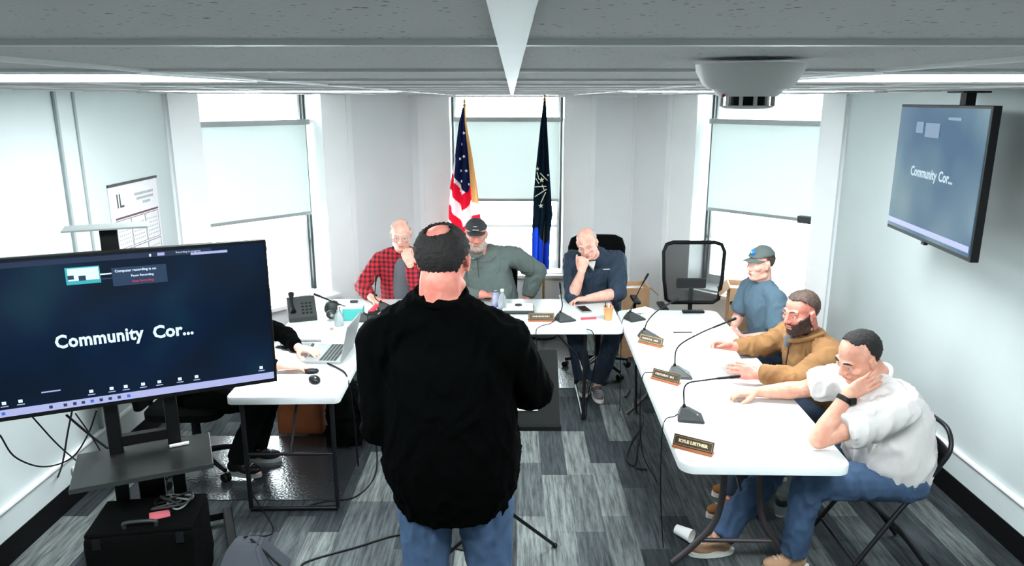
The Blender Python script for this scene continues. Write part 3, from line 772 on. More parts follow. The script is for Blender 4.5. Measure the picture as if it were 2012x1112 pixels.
    for i in (0, 1):
        tv = V(toe[i]).normalized(); sv = V((-tv.y, tv.x, 0)); uvz = V((0, 0, 1))
        gz = an[i].z - .088
        base = V((an[i].x, an[i].y, gz)); hv = V((tv.x, tv.y, 0)).normalized(); Rf = frame(hv)
        b = B(); b.ell(base + hv * -.025 + V((0, 0, .055)), (.040, .050, .042), Rf, 2); b.ell(base + hv * .075 + V((0, 0, .045)), (.045, .085, .033), Rf, 2); b.cap(base + V((0, 0, .06)), .040, base + hv * .03 + V((0, 0, .065)), .038)
        b.cap(base + hv * -.012 + V((0, 0, .06)), .042, base + hv * -.012 + V((0, 0, .115)), .044, flat1=True)
        so = link('shoe', grow(b, .009, 2), smat, root, smooth=True)
        pts = [base + hv * (.033 + .125 * math.cos(a)) + Rf @ V((1, 0, 0)) * (.043 + .006 * math.cos(a)) * math.sin(a) for a in [2 * PI * k / 20 for k in range(20)]]
        b = B(); b.loft([[p + V((0, 0, z)) for p in pts] for z in (.002, .026)]); b.build('sole', sole or M_black, so)
        lc = B()
        for k in range(3): q = base + hv * (.05 + k * .022) + V((0, 0, .082 - k * .004)); lc.tube([q - sv * .022, q + V((0, 0, .004)), q + sv * .022], .0025, 6)
        lc.build('lace', sole or M_black, so)
    if hair: link('hair', shell(head, R, hs, HC, hair_rad, hair, .008, hsub, hairamp, wide=wide), hairmat, root, smooth=True)
    if beard:
        link('beard', patch(body, head, R, hs, beard[0], beard[2] if len(beard) > 2 else .005), beard[1], root, smooth=True)
    return root, T, R
M_eye = mat('eye white', (206, 196, 190), .3); M_iris = mat('dark iris', (40, 30, 26), .3); M_lip = mat('lips', (168, 92, 86), .5)
SK_pale = skinmat('pale skin', (226, 176, 158), (212, 152, 134)); SK_red = skinmat('ruddy skin', (214, 142, 124), (198, 116, 102)); SK_tan = skinmat('light tan skin', (212, 160, 138), (196, 138, 116))
M_jean = mat('blue denim', (58, 84, 116), .85, var=.35, vscale=9, bump=.25, bscale=350); M_djean = mat('dark blue denim', (36, 52, 72), .85, var=.35, vscale=9, bump=.25, bscale=350)
M_dark = mat('charcoal trousers', (34, 38, 44), .9, var=.3, bump=.2, bscale=200)
M_hdark = mat('near black hair', (24, 19, 18), .8, col2=(12, 9, 9), vscale=60, bump=.6, bscale=140)
M_hbrown = mat('brown hair', (84, 64, 54), .7, col2=(56, 42, 36), vscale=60, bump=.6, bscale=140)
M_hgrey = mat('short grey hair', (196, 188, 180), .8, col2=(160, 150, 142), vscale=60, bump=.5, bscale=140)
M_bgrey = mat('grey beard hair', (190, 176, 166), .8, col2=(150, 136, 126), vscale=60, bump=.5, bscale=140)
M_bdark = mat('dark brown beard', (70, 46, 38), .8, col2=(44, 30, 26), vscale=60, bump=.5, bscale=140)
M_blackshirt = mat('black cotton', (1, 2, 2), .95, bump=.25, bscale=260, spec=.04)
M_white = mat('heather white cotton', (206, 202, 200), .9, var=.05, vscale=8, bump=.2, bscale=260)
M_brown = mat('brown duck canvas', (148, 108, 66), .9, col2=(122, 86, 50), vscale=7, bump=.25, bscale=260)
M_ghood = mat('grey green sweatshirt', (92, 104, 100), .9, var=.15, vscale=7, bump=.2, bscale=260)
M_navy = mat('navy jacket', (30, 48, 66), .85, var=.2, vscale=7, bump=.2, bscale=260)
M_slate = mat('slate blue shirt', (82, 106, 122), .9, var=.12, vscale=7, bump=.2, bscale=260)
M_tee = mat('grey tee', (98, 100, 106), .9, var=.1, vscale=7, bump=.2, bscale=260)
M_capg = mat('grey green cap cloth', (88, 98, 96), .85, bump=.2, bscale=300); M_capb = mat('black cap cloth', (40, 44, 46), .85, bump=.2, bscale=300)
M_tan = mat('tan suede', (176, 138, 108), .85, var=.2, bump=.2); M_brs = mat('brown suede', (138, 92, 44), .85, var=.2, bump=.2); M_gshoe = mat('grey knit shoe', (112, 108, 110), .85, var=.2, bump=.2)
M_wsole = mat('white rubber', (206, 206, 200), .6)

def cap(T, R, head, hs, m, root_label, wide=1.0, band=None, cat_parent=None):
    """ball cap: crown, brim, button"""
    t = thing('cap', root_label, 'cap', T(0, 0, .07))
    cr = link('crown', shell(head, R, hs, (0, -.012, .040), (.0850, .1060, .0960), lambda x, y, z: z > .22 - .10 * y, .005, 4, 0, wide=wide), m, t, smooth=True)
    b = B(); vs = []; n = 12; fs = []
    for z in (0, -.004):
        for j in range(5):
            r = j / 4
            for i in range(n + 1):
                a = PI * (i / n); w_ = .074 * (1 - .10 * r); x = -w_ * math.cos(a); y0 = .085 * math.sin(a) * .92 + .0; y = y0 + r * .070 * math.sin(a) ** .6
                vs.append(T(x, y, .056 - .012 * r - .018 * (x / .074) ** 2 + z))
    W = n + 1
    for j in range(4):
        for i in range(n):
            a = j * W + i; fs.append((a, a + 1, a + W + 1, a + W)); k = 5 * W + a; fs.append((k, k + W, k + W + 1, k + 1))
    for i in range(n): a = 4 * W + i; fs.append((a, a + 1, a + 1 + 5 * W, a + 5 * W))
    b.poly(vs, fs).build('brim', m, t, smooth=True)
    B().ell(T(0, -.012, .136), (.007, .007, .004), R, 2).build('button', m, t, smooth=True)
    return t
def glasses(T, m, label, cat='glasses'):
    t = thing('glasses', label, cat, T(0, .09, .004))
    for q in (-1, 1):
        f_ = B(); f_.tube([T(q * .034 + .022 * math.cos(a), .104 - .006 * abs(math.cos(a)), .002 + .016 * math.sin(a)) for a in [2 * PI * k / 16 for k in range(16)]], .0016, 6, closed=True); f_.build('rim', m, t)
        B().tube([T(q * .057, .098, .006), T(q * .083, .06, .006), T(q * .088, -.005, .010), T(q * .084, -.02, -.004)], .0018, 6).build('temple', m, t)
    B().tube([T(-.012, .104, .004), T(0, .109, .007), T(.012, .104, .004)], .0016, 6).build('bridge', m, t)
    return t
def wristband(p, d, r, m, label, face=True):
    t = thing('wristwatch', label, 'watch', p); d = V(d).normalized(); a = d.orthogonal().normalized(); c = d.cross(a)
    B().loft([[V(p) + d * z + (a * math.cos(k * PI / 10) + c * math.sin(k * PI / 10)) * (r + dr) for k in range(20)] for z, dr in ((-.012, -.002), (-.010, .003), (.010, .003), (.012, -.002))]).build('strap', m, t, smooth=True)
    return t, a, c

# ---- standing speaker, back to the camera
Yc = 2.5
r1, T1, R1 = person('standing man in a black long-sleeved shirt and blue jeans with his back to the camera',
    head=(-.235, 2.47, 1.785), face=(.22, 1, -.12), neck=(-.245, 2.45, 1.668), chest=(-.235, 2.46, 1.32), pelvis=(-.215, 2.50, .93),
    sh=[(-.455, 2.46, 1.500), (-.015, 2.46, 1.495)], el=[(-.475, 2.48, 1.17), (.085, 2.56, 1.285)], wr=[(-.30, 2.72, 1.12), (-.01, 2.80, 1.16)],
    hip=[(-.325, 2.50, .86), (-.105, 2.50, .86)], kn=[(-.335, 2.50, .49), (-.085, 2.50, .49)], an=[(-.345, 2.47, .09), (-.07, 2.47, .09)], toe=[(-.15, 1, 0), (.2, 1, 0)],
    hands=[((.8, .5, .1), (0, .3, -1), dict(curl=(.5, .7, .5))), ((-.5, .8, -.1), (0, 0, -1), dict(curl=(.3, .4, .3)))],
    g=1.16, belly=.07, hs=1.04, wide=1.08, skin=SK_red, top=M_blackshirt, tmat=M_jean, smat=M_black, voxel=.0055, amp=.009, soff=.020, hem=.095,
    hair=hair_crown_bald, hairmat=M_hdark, hair_rad=(.0825, .106, .0915), hsub=5, hairamp=.006, neckr=.071, seed=1, collar=.004, toplabel='black long-sleeved shirt')
glasses(T1, M_dgrey, 'thin dark glasses worn by the standing man')

# ---- plaid shirt man
r2, T2, R2 = person('grey-haired seated man in a red plaid shirt with his hand on his chin',
    head=(-.885, 5.80, 1.275), face=(.1, -1, -.22), neck=(-.895, 5.90, 1.125), chest=(-.90, 5.99, .90), pelvis=(-.90, 6.08, .55),
    sh=[(-.745, 5.95, 1.04), (-1.085, 5.95, 1.04)], el=[(-.745, 5.72, .800), (-1.235, 5.88, .835)], wr=[(-.80, 5.67, 1.06), (-1.135, 5.72, .785)],
    hip=[(-.81, 6.08, .53), (-.99, 6.08, .53)], kn=[(-.76, 5.66, .52), (-1.05, 5.66, .52)], an=[(-.76, 5.70, .09), (-1.05, 5.70, .09)], toe=[(0, -1, 0), (-.1, -1, 0)],
    hands=[((-.32, .0, .95), (-.1, .95, .1), dict(curl=(1.0, 1.0, .6), thumb=(.75, .25, .6))), ((.6, -.75, -.05), (0, 0, -1), dict(curl=(.35, .5, .4)))],
    g=1.04, belly=.03, skin=SK_pale, top=M_plaid, tmat=M_dark, smat=M_black, voxel=.006, amp=.007, hair=hair_bald_front, hairmat=M_hgrey, seed=2, toplabel='open red and black plaid shirt')
b = B(); b.loft([[V((-.90 + w_ * math.cos(a), y + .055 * math.sin(a), z)) for a in [2 * PI * k / 16 for k in range(16)]] for z, w_, y in ((.60, .075, 5.905), (.8, .08, 5.865), (.95, .07, 5.865), (1.04, .05, 5.875), (1.09, .045, 5.895))]); b.build('undershirt', M_tee, r2, smooth=True, label='grey t-shirt under the plaid shirt')
glasses(T2, M_grey, 'thin wire glasses on the man in the red plaid shirt')

# ---- grey hoodie man with black cap
r3, T3, R3 = person('large seated man in a grey-green pullover and black cap, one arm akimbo',
    head=(-.292, 5.93, 1.250), face=(.02, -1, -.14), neck=(-.29, 6.00, 1.10), chest=(-.25, 6.06, .92), pelvis=(-.20, 6.14, .56),
    sh=[(.035, 6.06, 1.035), (-.545, 6.03, 1.02)], el=[(.215, 6.14, .90), (-.52, 5.83, .80)], wr=[(.135, 6.10, .675), (-.235, 5.74, .800)],
    hip=[(-.08, 6.12, .53), (-.32, 6.12, .53)], kn=[(.08, 5.66, .52), (-.38, 5.66, .52)], an=[(.08, 5.74, .09), (-.38, 5.74, .09)], toe=[(.1, -1, 0), (-.1, -1, 0)],
    hands=[((-.3, .2, -.9), (-.9, .2, 0), dict(curl=(.6, .8, .5))), ((.95, -.15, .0), (0, 0, -1), dict(curl=(1.2, 1.2, .7)))],
    g=1.26, belly=.07, hs=1.03, wide=1.08, chin=1.2, neckr=.072, skin=SK_red, top=M_ghood, tmat=M_dark, smat=M_black, voxel=.006, amp=.011, hair=hair_ring, hairmat=M_hgrey,
    beard=(beard_keep, M_bgrey, .004), seed=3, arm=1.05, toplabel='grey-green quarter-zip pullover')
cp = cap(T3, R3, V((-.292, 5.93, 1.250)), 1.03, M_capb, 'black ball cap with a small white mark, worn by the large man', 1.08)
for k, (x, z, w_) in enumerate(((.004, .098, .026), (.0, .074, .046))):
    B().tube([T3(x - w_ / 2, .0975 - (.098 - z) * -.2 + (.003 if z < .09 else -.008), z), T3(x + w_ / 2, .0975 + (.003 if z < .09 else -.008), z)], .0032, 6).build('cap_lettering', M_wsole, cp)
B().tube(arc([(-.345, 5.955, 1.10), (-.30, 5.915, 1.075), (-.245, 5.94, 1.095)], 4), .02).build('collar', M_ghood, r3, smooth=True)
B().tube([(-.285, 5.905, 1.075), (-.275, 5.85, .98), (-.27, 5.835, .92)], .004, 6).build('zip', M_dgrey, r3)

# ---- navy jacket man
r4, T4, R4 = person('bald seated man in a navy jacket leaning his chin on his fist',
    head=(.595, 5.745, 1.215), face=(-.28, -1, -.42), neck=(.655, 5.86, 1.085), chest=(.69, 5.99, .90), pelvis=(.72, 6.12, .55), up=(-.18, 0, 1),
    sh=[(.865, 5.96, 1.035), (.505, 5.93, 1.045)], el=[(.85, 5.74, .81), (.485, 5.70, .80)], wr=[(.60, 5.66, .790), (.545, 5.62, 1.015)],
    hip=[(.82, 6.10, .53), (.62, 6.10, .53)], kn=[(.83, 5.68, .52), (.50, 5.66, .52)], an=[(.68, 5.55, .09), (.585, 5.62, .11)], toe=[(.1, -1, 0), (-.1, -1, 0)],
    hands=[((-.95, -.1, 0), (0, 0, -1), dict(curl=(.7, .8, .5))), ((.15, .0, 1), (-.1, .95, 0), dict(curl=(1.3, 1.3, .8), thumb=(.75, .25, .6)))],
    g=1.08, belly=.03, skin=SK_pale, top=M_navy, sleeve='elbow', tmat=M_djean, smat=M_gshoe, sole=M_wsole, voxel=.006, amp=.008, hair=hair_ring, hairmat=M_hgrey, hair_rad=(.0785, .099, .087), seed=4, toplabel='navy zip jacket with sleeves pushed up')
B().tube([(.735, 5.832, .985), (.795, 5.845, .985)], .004, 6).build('chest_lettering', M_wsole, r4)
B().poly([(.60, 5.79, 1.06), (.67, 5.785, 1.065), (.655, 5.775, 1.00), (.60, 5.80, 1.045), (.67, 5.795, 1.05), (.655, 5.785, .985)], [(0, 1, 2), (5, 4, 3), (0, 3, 4, 1), (1, 4, 5, 2), (2, 5, 3, 0)]).build('collar', M_wsole, r4)

# ---- far right man, grey cap
r5, T5, R5 = person('seated man in a grey cap and slate blue shirt looking left by the right window',
    head=(1.792, 5.20, 1.170), face=(-1, -.38, -.05), neck=(1.83, 5.22, 1.030), chest=(1.88, 5.24, .82), pelvis=(1.93, 5.26, .52),
    sh=[(1.875, 5.045, .945), (1.795, 5.40, .950)], el=[(1.88, 4.98, .690), (1.745, 5.46, .70)], wr=[(1.70, 5.12, .640), (1.665, 5.30, .655)],
    hip=[(1.92, 5.16, .50), (1.92, 5.36, .50)], kn=[(1.50, 5.10, .52), (1.50, 5.38, .52)], an=[(1.48, 5.10, .09), (1.48, 5.38, .09)], toe=[(-1, 0, 0), (-1, .1, 0)],
    hands=[((-.4, .9, .05), (-.3, 0, -1), dict(curl=(.4, .5, .4))), ((-.5, -.75, .1), (0, 0, -1), dict(curl=(.5, .6, .4)))],
    g=.98, skin=SK_pale, top=M_slate, sleeve='short', slv=.8, tmat=M_djean, smat=M_tan, sole=M_wsole, voxel=.006, amp=.006, hair=hair_ring, hairmat=M_hbrown,
    seed=5, toplabel='slate blue button shirt')
cp = cap(T5, R5, V((1.792, 5.20, 1.170)), 1.0, M_capg, 'grey-green ball cap with a blue emblem on the man by the right window')
M_bluee = mat('blue emblem', (20, 120, 220), .5); M_lblue = mat('light blue emblem', (150, 220, 250), .5)
be = B().ell(T5(-.012, .082, .100), (.026, .010, .022), R5, 2).build('emblem', M_bluee, cp, smooth=True); B().ell(T5(-.014, .093, .101), (.007, .004, .010), R5, 2).build('emblem_mark', M_lblue, be, smooth=True)

# ---- brown jacket man
r6, T6, R6 = person('bearded seated man in a brown canvas jacket holding a sheet of paper',
    head=(1.683, 4.13, 1.118), face=(-1, -.42, -.16), neck=(1.745, 4.18, .985), chest=(1.83, 4.22, .80), pelvis=(1.93, 4.26, .52),
    sh=[(1.835, 4.00, .895), (1.725, 4.40, .900)], el=[(1.60, 3.86, .800), (1.60, 4.47, .795)], wr=[(1.395, 3.935, .810), (1.385, 4.41, .812)],
    hip=[(1.92, 4.14, .50), (1.92, 4.36, .50)], kn=[(1.45, 4.02, .52), (1.48, 4.30, .52)], an=[(1.265, 3.80, .09), (1.36, 4.0, .09)], toe=[(-1, -.15, 0), (-1, .1, 0)],
    hands=[((-.95, .22, .08), (.15, .75, -.35), dict(curl=(.35, .45, .3), thumb=(.8, .35, .5))), ((-1, .0, .12), (0, -.8, -.5), dict(curl=(.5, .7, .4), thumb=(.8, .35, .5)))],
    g=1.14, belly=.04, hs=1.06, wide=1.04, neckr=.066, chin=1.1, skin=SK_red, top=M_brown, tmat=M_djean, smat=M_brs, sole=M_wsole, voxel=.005, amp=.011, hair=hair_full, hairmat=M_hbrown, hsub=5, hairamp=.004,
    beard=(beard_keep, M_bdark, .0045), seed=6, toplabel='brown canvas work jacket', arm=1.08)
B().tube(arc([(1.66, 4.30, .975), (1.645, 4.19, .93), (1.70, 4.07, .975), (1.80, 4.07, 1.01)], 5), .016, 8).build('collar', M_brown, r6, smooth=True)
B().tube([(1.672, 4.19, .965), (1.650, 4.19, .93), (1.642, 4.195, .89)], [.03, .03, .016], 10).build('undershirt', M_tee, r6, smooth=True)
def on_front(y, z):      # front of the brown jacket: cast onto its surface from the table side
    o = [c_ for c_ in r6.children if c_.name.startswith('shirt')][0]; Wm = worldM(r6); Wi = Wm.inverted()
    ok, lo, nn, _ = o.ray_cast(Wi @ V((1.40, y, z)), V((1, 0, 0))); return (Wm @ lo) if ok else V((1.62, y, z))
bpy.context.view_layer.update()
zp = [on_front(4.20 + .004 * k, .90 - .03 * k) + V((-.002, 0, 0)) for k in range(9)]
B().tube(zp, .005, 6).build('zip', M_iris, r6, smooth=True)
t, a, c = wristband((1.425, 3.925, .810), (-1, .3, 0), .032, M_black, 'black watch with a glowing red face on the brown jacket wrist')
B().box((1.413, 3.902, .833), (.030, .024, .010), frame((-1, .3, 0))).build('watch_face', glow('red watch light', (250, 60, 40), 1.2), t)

# ---- white t-shirt man
r7, T7, R7 = person('seated man in a white t-shirt and jeans resting his cheek on his hand',
    head=(1.655, 3.335, 1.128), face=(-1, -.30, -.50), neck=(1.760, 3.36, 1.010), chest=(1.865, 3.37, .82), pelvis=(1.90, 3.38, .55), up=(0, -.1, 1),
    sh=[(1.800, 3.165, .940), (1.725, 3.56, .930)], el=[(1.415, 3.13, .800), (1.56, 3.72, .805)], wr=[(1.545, 3.175, 1.000), (1.325, 3.735, .785)],
    hip=[(1.92, 3.26, .52), (1.92, 3.50, .52)], kn=[(1.430, 3.23, .520), (1.43, 3.56, .51)], an=[(1.42, 3.29, .09), (1.08, 3.43, .09)], toe=[(-1, -.1, 0), (-1, -.1, 0)],
    hands=[((.80, .12, .42), (.0, 1, .0), dict(curl=(.12, .18, .15), thumb=(.45, .85, .2))), ((-1, .05, -.02), (0, 0, -1), dict(per=[(.5, .9, .5), (.6, .9, .5), (.7, .9, .5), (.7, .9, .5)], thumb=(.8, .5, .45)))],
    g=1.07, belly=.055, hs=1.05, wide=1.05, neckr=.068, skin=SK_tan, top=M_white, sleeve='short', slv=.70, tmat=M_jean, smat=M_tan, sole=M_wsole, voxel=.0046, amp=.010, soff=.022, hair=hair_thin_top, hairmat=M_hdark, hsub=5, hairamp=.004, seed=7, collar=.001,
    hair_rad=(.0815, .1025, .0905), toplabel='heather white t-shirt')
t, a, c = wristband((1.532, 3.170, .980), (.55, .2, .8), .034, M_black, 'black wristwatch on the wrist under the chin of the man in white')
B().box((1.555, 3.137, .985), (.034, .012, .030), frame((.2, -1, .1)), bev=.003).build('watch_face', M_black, t)
b = B()
for k, (dx, dz, L_) in enumerate(((0, .0, .07), (.012, -.03, .05), (-.01, .03, .05), (.02, .03, .04))): b.tube([(1.605 + dx, 3.30 - k * .012, .86 + dz), (1.60 + dx, 3.30 - k * .012 + .01, .86 + dz + L_ * .6)], .007, 6)
b.build('shirt_print', mat('blue shirt print', (60, 90, 120), .8), r7)

# ---- hidden person at the left table
r8, T8, R8 = person('person in a black long-sleeved top behind the big screen, one hand on a mouse',
    head=(-1.80, 4.33, 1.20), face=(1, -.02, -.2), neck=(-1.86, 4.34, 1.06), chest=(-1.92, 4.35, .86), pelvis=(-1.97, 4.36, .54),
    sh=[(-1.85, 4.53, .985), (-1.86, 4.16, .985)], el=[(-1.50, 4.63, .825), (-1.62, 4.12, .80)], wr=[(-1.36, 4.46, .79), (-1.375, 4.145, .785)],
    hip=[(-1.95, 4.44, .52), (-1.95, 4.26, .52)], kn=[(-1.55, 4.46, .52), (-1.55, 4.25, .52)], an=[(-1.68, 4.46, .09), (-1.72, 4.22, .12)], toe=[(1, 0, 0), (1, -.2, 0)],
    hands=[((.9, -.4, 0), (0, 0, -1), dict(curl=(.3, .4, .3))), ((1, .12, -.02), (0, 0, -1), dict(curl=(.28, .35, .3)))],
    g=.98, skin=SK_pale, top=M_blackshirt, tmat=M_bfab, smat=M_black, sole=M_grey, voxel=.0065, amp=.006, hair=hair_full, hairmat=M_hbrown, seed=8)

# ================================================================== CHAIRS
office_chair('black mesh office chair standing empty at the far end of the right table', 1.56, 5.92, 0, 'mesh', True, 1.135, group='rolling office chairs')
office_chair('padded black office chair under the man in the navy jacket', .75, 6.14, 0, 'pad', True, 1.16)
office_chair('padded black office chair under the large man in the black cap', -.20, 6.20, 0, 'pad', False, 1.0)
office_chair('padded black office chair under the man in the plaid shirt', -.90, 6.16, 0, 'pad', True, .98)
office_chair('padded black office chair behind the big screen at the left table', -2.02, 4.36, PI / 2, 'pad', False, 1.0)
folding_chair('black folding chair under the man in the white t-shirt', 1.86, 3.40, -PI / 2)
folding_chair('black folding chair under the man in the brown jacket', 1.80, 4.27, -PI / 2)
folding_chair('black folding chair under the man in the grey cap', 1.83, 5.27, -PI / 2)

# ================================================================== MICROPHONES, NAME PLATES
def mic(label, x, y, rz, pts, cable=None):
    t = thing('gooseneck_microphone', label, 'microphone', (x, y, TZ), group='gooseneck microphones on the tables')
    R = Mx.Rotation(rz, 3, 'Z'); c = V((x, y, TZ))
    P = lambda a, b_, z: c + R @ V((a, b_, z))
    top = [P(-.03, .02, .062), P(.0, .03, .064), P(.01, .01, .060), P(-.03, .0, .058)]
    b = B(); base = [P(-.062, -.055, .001), P(.072, -.06, .001), P(.066, .05, .001), P(-.055, .058, .001)]
    mid = [P(-.062, -.055, .010), P(.072, -.06, .012), P(.066, .05, .012), P(-.055, .058, .012)]
    top = [P(-.046, -.004, .058), P(-.012, -.008, .060), P(-.008, .022, .062), P(-.042, .024, .060)]
    b.loft([base, mid, top]); bmesh.ops.bevel(b.bm, geom=list(b.bm.edges), offset=.004, segments=2, affect='EDGES')
    b.build('base', M_dgrey, t, smooth=True)
    q = [P(-.028, .008, .055)] + [V(p) for p in pts]
    cr = arc(q, 7); B().tube(cr, [.0042] * (len(cr) - 4) + [.0065] * 4, 8).build('gooseneck', M_black, t, smooth=True)
    B().lathe(P(-.028, .008, .058), [(.009, 0), (.009, .012), (.005, .018)], 12).build('collar', M_black, t, smooth=True)
    d = (cr[-1] - cr[-2]).normalized(); B().cap(cr[-1], .0085, cr[-1] + d * .04, .0085, n=12).build('microphone_head', M_black, t, smooth=True)
    B().box(P(.03, -.025, .031), (.022, .012, .006), R @ Mx.Rotation(-.45, 3, 'Y')).build('talk_button', M_grey, t)
    if cable: B().tube(arc([P(-.058, .02, .012)] + [V(p) for p in cable], 7), .0028, 7).build('cable', M_black, t, smooth=True)
mic('nearest gooseneck microphone on the right table, in front of the man in white', .905, 3.49, -.15, [at(1347, 757, 3.54), at(1385, 747, 3.53), at(1436, 741, 3.5)], [(.83, 3.50, .748), (.775, 3.46, .745), (.755, 3.42, .66), (.76, 3.40, .35), (.80, 3.45, .02)])
mic('gooseneck microphone in front of the man in the brown jacket', .985, 4.09, -.1, [at(1332, 682, 4.15), at(1375, 655, 4.15), at(1432, 631, 4.15)], [(.90, 4.13, .748), (.83, 4.13, .748), (.775, 4.10, .742), (.76, 4.08, .60), (.79, 4.1, .25), (.9, 4.15, .02)])
mic('gooseneck microphone second from the far end of the right table', .93, 4.80, .3, [at(1272, 632, 4.87), at(1290, 612, 4.88), at(1322, 592, 4.9)])
mic('gooseneck microphone at the far left corner of the right table', .90, 5.24, .5, [at(1247, 590, 5.3), at(1258, 566, 5.3), at(1268, 548, 5.3)], [(.84, 5.26, .748), (.808, 5.18, .744), (.80, 5.15, .6), (.81, 5.15, .05)])
mic('gooseneck microphone in front of the man in the navy jacket', .385, 5.22, .4, [at(1105, 600, 5.25), at(1103, 585, 5.25), at(1101, 566, 5.24)], [(.28, 5.12, .748), (.2, 5.04, .748), (.17, 5.01, .70), (.2, 5.0, .45)])
mic('gooseneck microphone in front of the man in plaid', -.985, 5.50, .2, [at(737, 585, 5.5), at(737, 570, 5.5), at(738, 552, 5.5)])
mic('gooseneck microphone at the left end of the back table', -1.09, 5.22, 0, [at(690, 606, 5.25), at(665, 597, 5.25), at(628, 582, 5.25)])

def plate(label, p, ang, txt, L_=.175, col=(220, 200, 160)):
    """p: centre on the table, ang: direction of the long axis"""
    t = thing('name_plate', label, 'name plate', (p[0], p[1], TZ), group='name plates on the tables')
    R = Mx.Rotation(ang, 3, 'Z'); c = V((p[0], p[1], TZ)); P = lambda a, b_, z: c + R @ V((a, b_, z)); h = L_ / 2
    B().loft([[P(s, -.018, .001), P(s, .022, .001), P(s, .022, .012), P(s, -.018, .012)] for s in (-h, h)]).build('wooden_base', M_wood, t)
    b = B(); b.loft([[P(s, -.010, .012), P(s, .004, .012), P(s, .018, .058), P(s, .012, .060)] for s in (-h, h)])
    b.build('plaque', mat('dark bronze plaque', (62, 52, 42), .4, var=.2), t)
    rot = R @ Mx.Rotation(math.radians(65), 3, 'X'); n = rot @ V((0, 0, 1))
    cc = P(0, .001, .036) + n * .0012
    fr = B()
    for a, b_, sx, sz in ((0, .019, L_ - .012, .002), (0, -.019, L_ - .012, .002), (-(h - .006), 0, .002, .038), (h - .006, 0, .002, .038)): fr.box(cc + rot @ V((a, b_, 0)), (sx, sz, .001), rot)
    fr.build('gold_border', M_gold, t)
    if not txt:      # too blurred to read: letter-sized cream marks
        lb = B(); rq = random.Random(int(p[1] * 100)); x = -L_ * .36
        while x < L_ * .34:
            w_ = rq.choice((.005, .007, .008)); 
            if rq.random() > .12: lb.box(cc + n * .0005 + rot @ V((x, 0, 0)), (w_ * .75, rq.uniform(.009, .012), .0006), rot)
            x += w_ + .0025
        lb.build('lettering', mat('cream lettering', col, .5), t)['kind'] = 'stuff'; return
    me = text_mesh(txt, .019, .0012, .0004, 1, L_ * .74); me.transform(Mx.Translation(cc + n * .0006) @ rot.to_4x4()); link('lettering', me, mat('cream lettering', col, .5), t)
plate('name plate on the nearest corner of the right table, man in white', (.838, 3.135), math.atan2(-.101, .159), 'KYLE LEITNER', .19)
plate('name plate between the two near microphones of the right table', (.886, 4.0), math.atan2(-.12, .138), '')
plate('name plate near the far microphones of the right table', (.92, 4.66), math.atan2(-.125, .136), '')
plate('name plate on the back table beside the microphone', (.215, 5.20), 0, '', .19)

# ================================================================== THINGS ON THE TABLES
def slab(name, label, cat, c, sx, sy, th, rz, m, bev=0, group=None, z=TZ):
    R = Mx.Rotation(rz, 3, 'Z'); o = B().box((c[0], c[1], z + th / 2 + .0008), (sx, sy, th), R, bev).build(name, m); return tag(o, label, cat, group)
ph = thing('phone', 'black phone lying on the back table beside the paper cup', 'phone', (.557, 5.50, TZ))
Rz = Mx.Rotation(.25, 3, 'Z'); B().box((.557, 5.50, TZ + .0055), (.078, .155, .009), Rz, bev=.003).build('body', M_grey, ph); B().box((.557, 5.50, TZ + .0107), (.070, .146, .0012), Rz).build('screen', M_black, ph)
pn = thing('marker', 'red marker lying on the back table in front of the phone', 'marker', (.562, 5.24, TZ)); M_redp = mat('red plastic', (214, 60, 76), .4)
B().tube([(.51, 5.235, .7505), (.585, 5.247, .7505)], .0085, 12).build('barrel', M_redp, pn, smooth=True); B().tube([(.585, 5.247, .7505), (.625, 5.253, .7505)], .0095, 12).build('marker_cap', M_redp, pn, smooth=True)
cu = thing('paper_cup', 'tan paper cup on the back table holding pens', 'cup', (.71, 5.23, TZ))
b = B(); b.lathe((.71, 5.23, TZ + .001), [(.026, 0), (.030, .04), (.036, .098), (.038, .10), (.0375, .104), (.034, .10), (.028, .04), (.025, .006)], 24); b.build('cup_body', mat('tan paper', (214, 160, 104), .7, var=.1), cu, smooth=True)
for k, (dx, dy, m) in enumerate(((.012, 0, M_redp), (-.014, .008, M_dgrey), (.002, -.012, M_paper), (.0, .016, M_offw))):
    o = B().tube([(.71 + dx * .3, 5.23 + dy * .3, .75), (.71 + dx * 1.6, 5.23 + dy * 1.6, .878 - k * .006)], .0042, 8).build('pen', m, None, smooth=True)
    tag(o, ['red pen', 'grey pen', 'white pencil', 'cream pencil'][k] + ' standing in the tan paper cup', 'pen', 'pens in the paper cup')
slab('remote_control', 'black remote lying at the far end of the right table', 'remote', (1.385, 5.42), .165, .045, .018, .02, M_black, .004)
slab('notepad', 'white sheet with a dark top edge on the right table', 'paper', (1.24, 5.0), .21, .28, .004, .05, M_paper)
o = B().box((1.19, 4.91, TZ + .0075), (.13, .012, .005), Mx.Rotation(.03, 3, 'Z')).build('pen', M_dgrey); tag(o, 'thin dark pen lying across the white sheet on the right table', 'pen')
pd = thing('paper_stack', 'folded white papers at the far edge of the right table beside the empty chair', 'paper', (.98, 5.46, TZ))
for k in range(3): B().box((.98 + k * .01, 5.45, TZ + .004 + k * .006), (.16, .10, .004), Mx.Rotation(.2 + k * .2, 3, 'Z')).build('sheet', M_paper, pd)
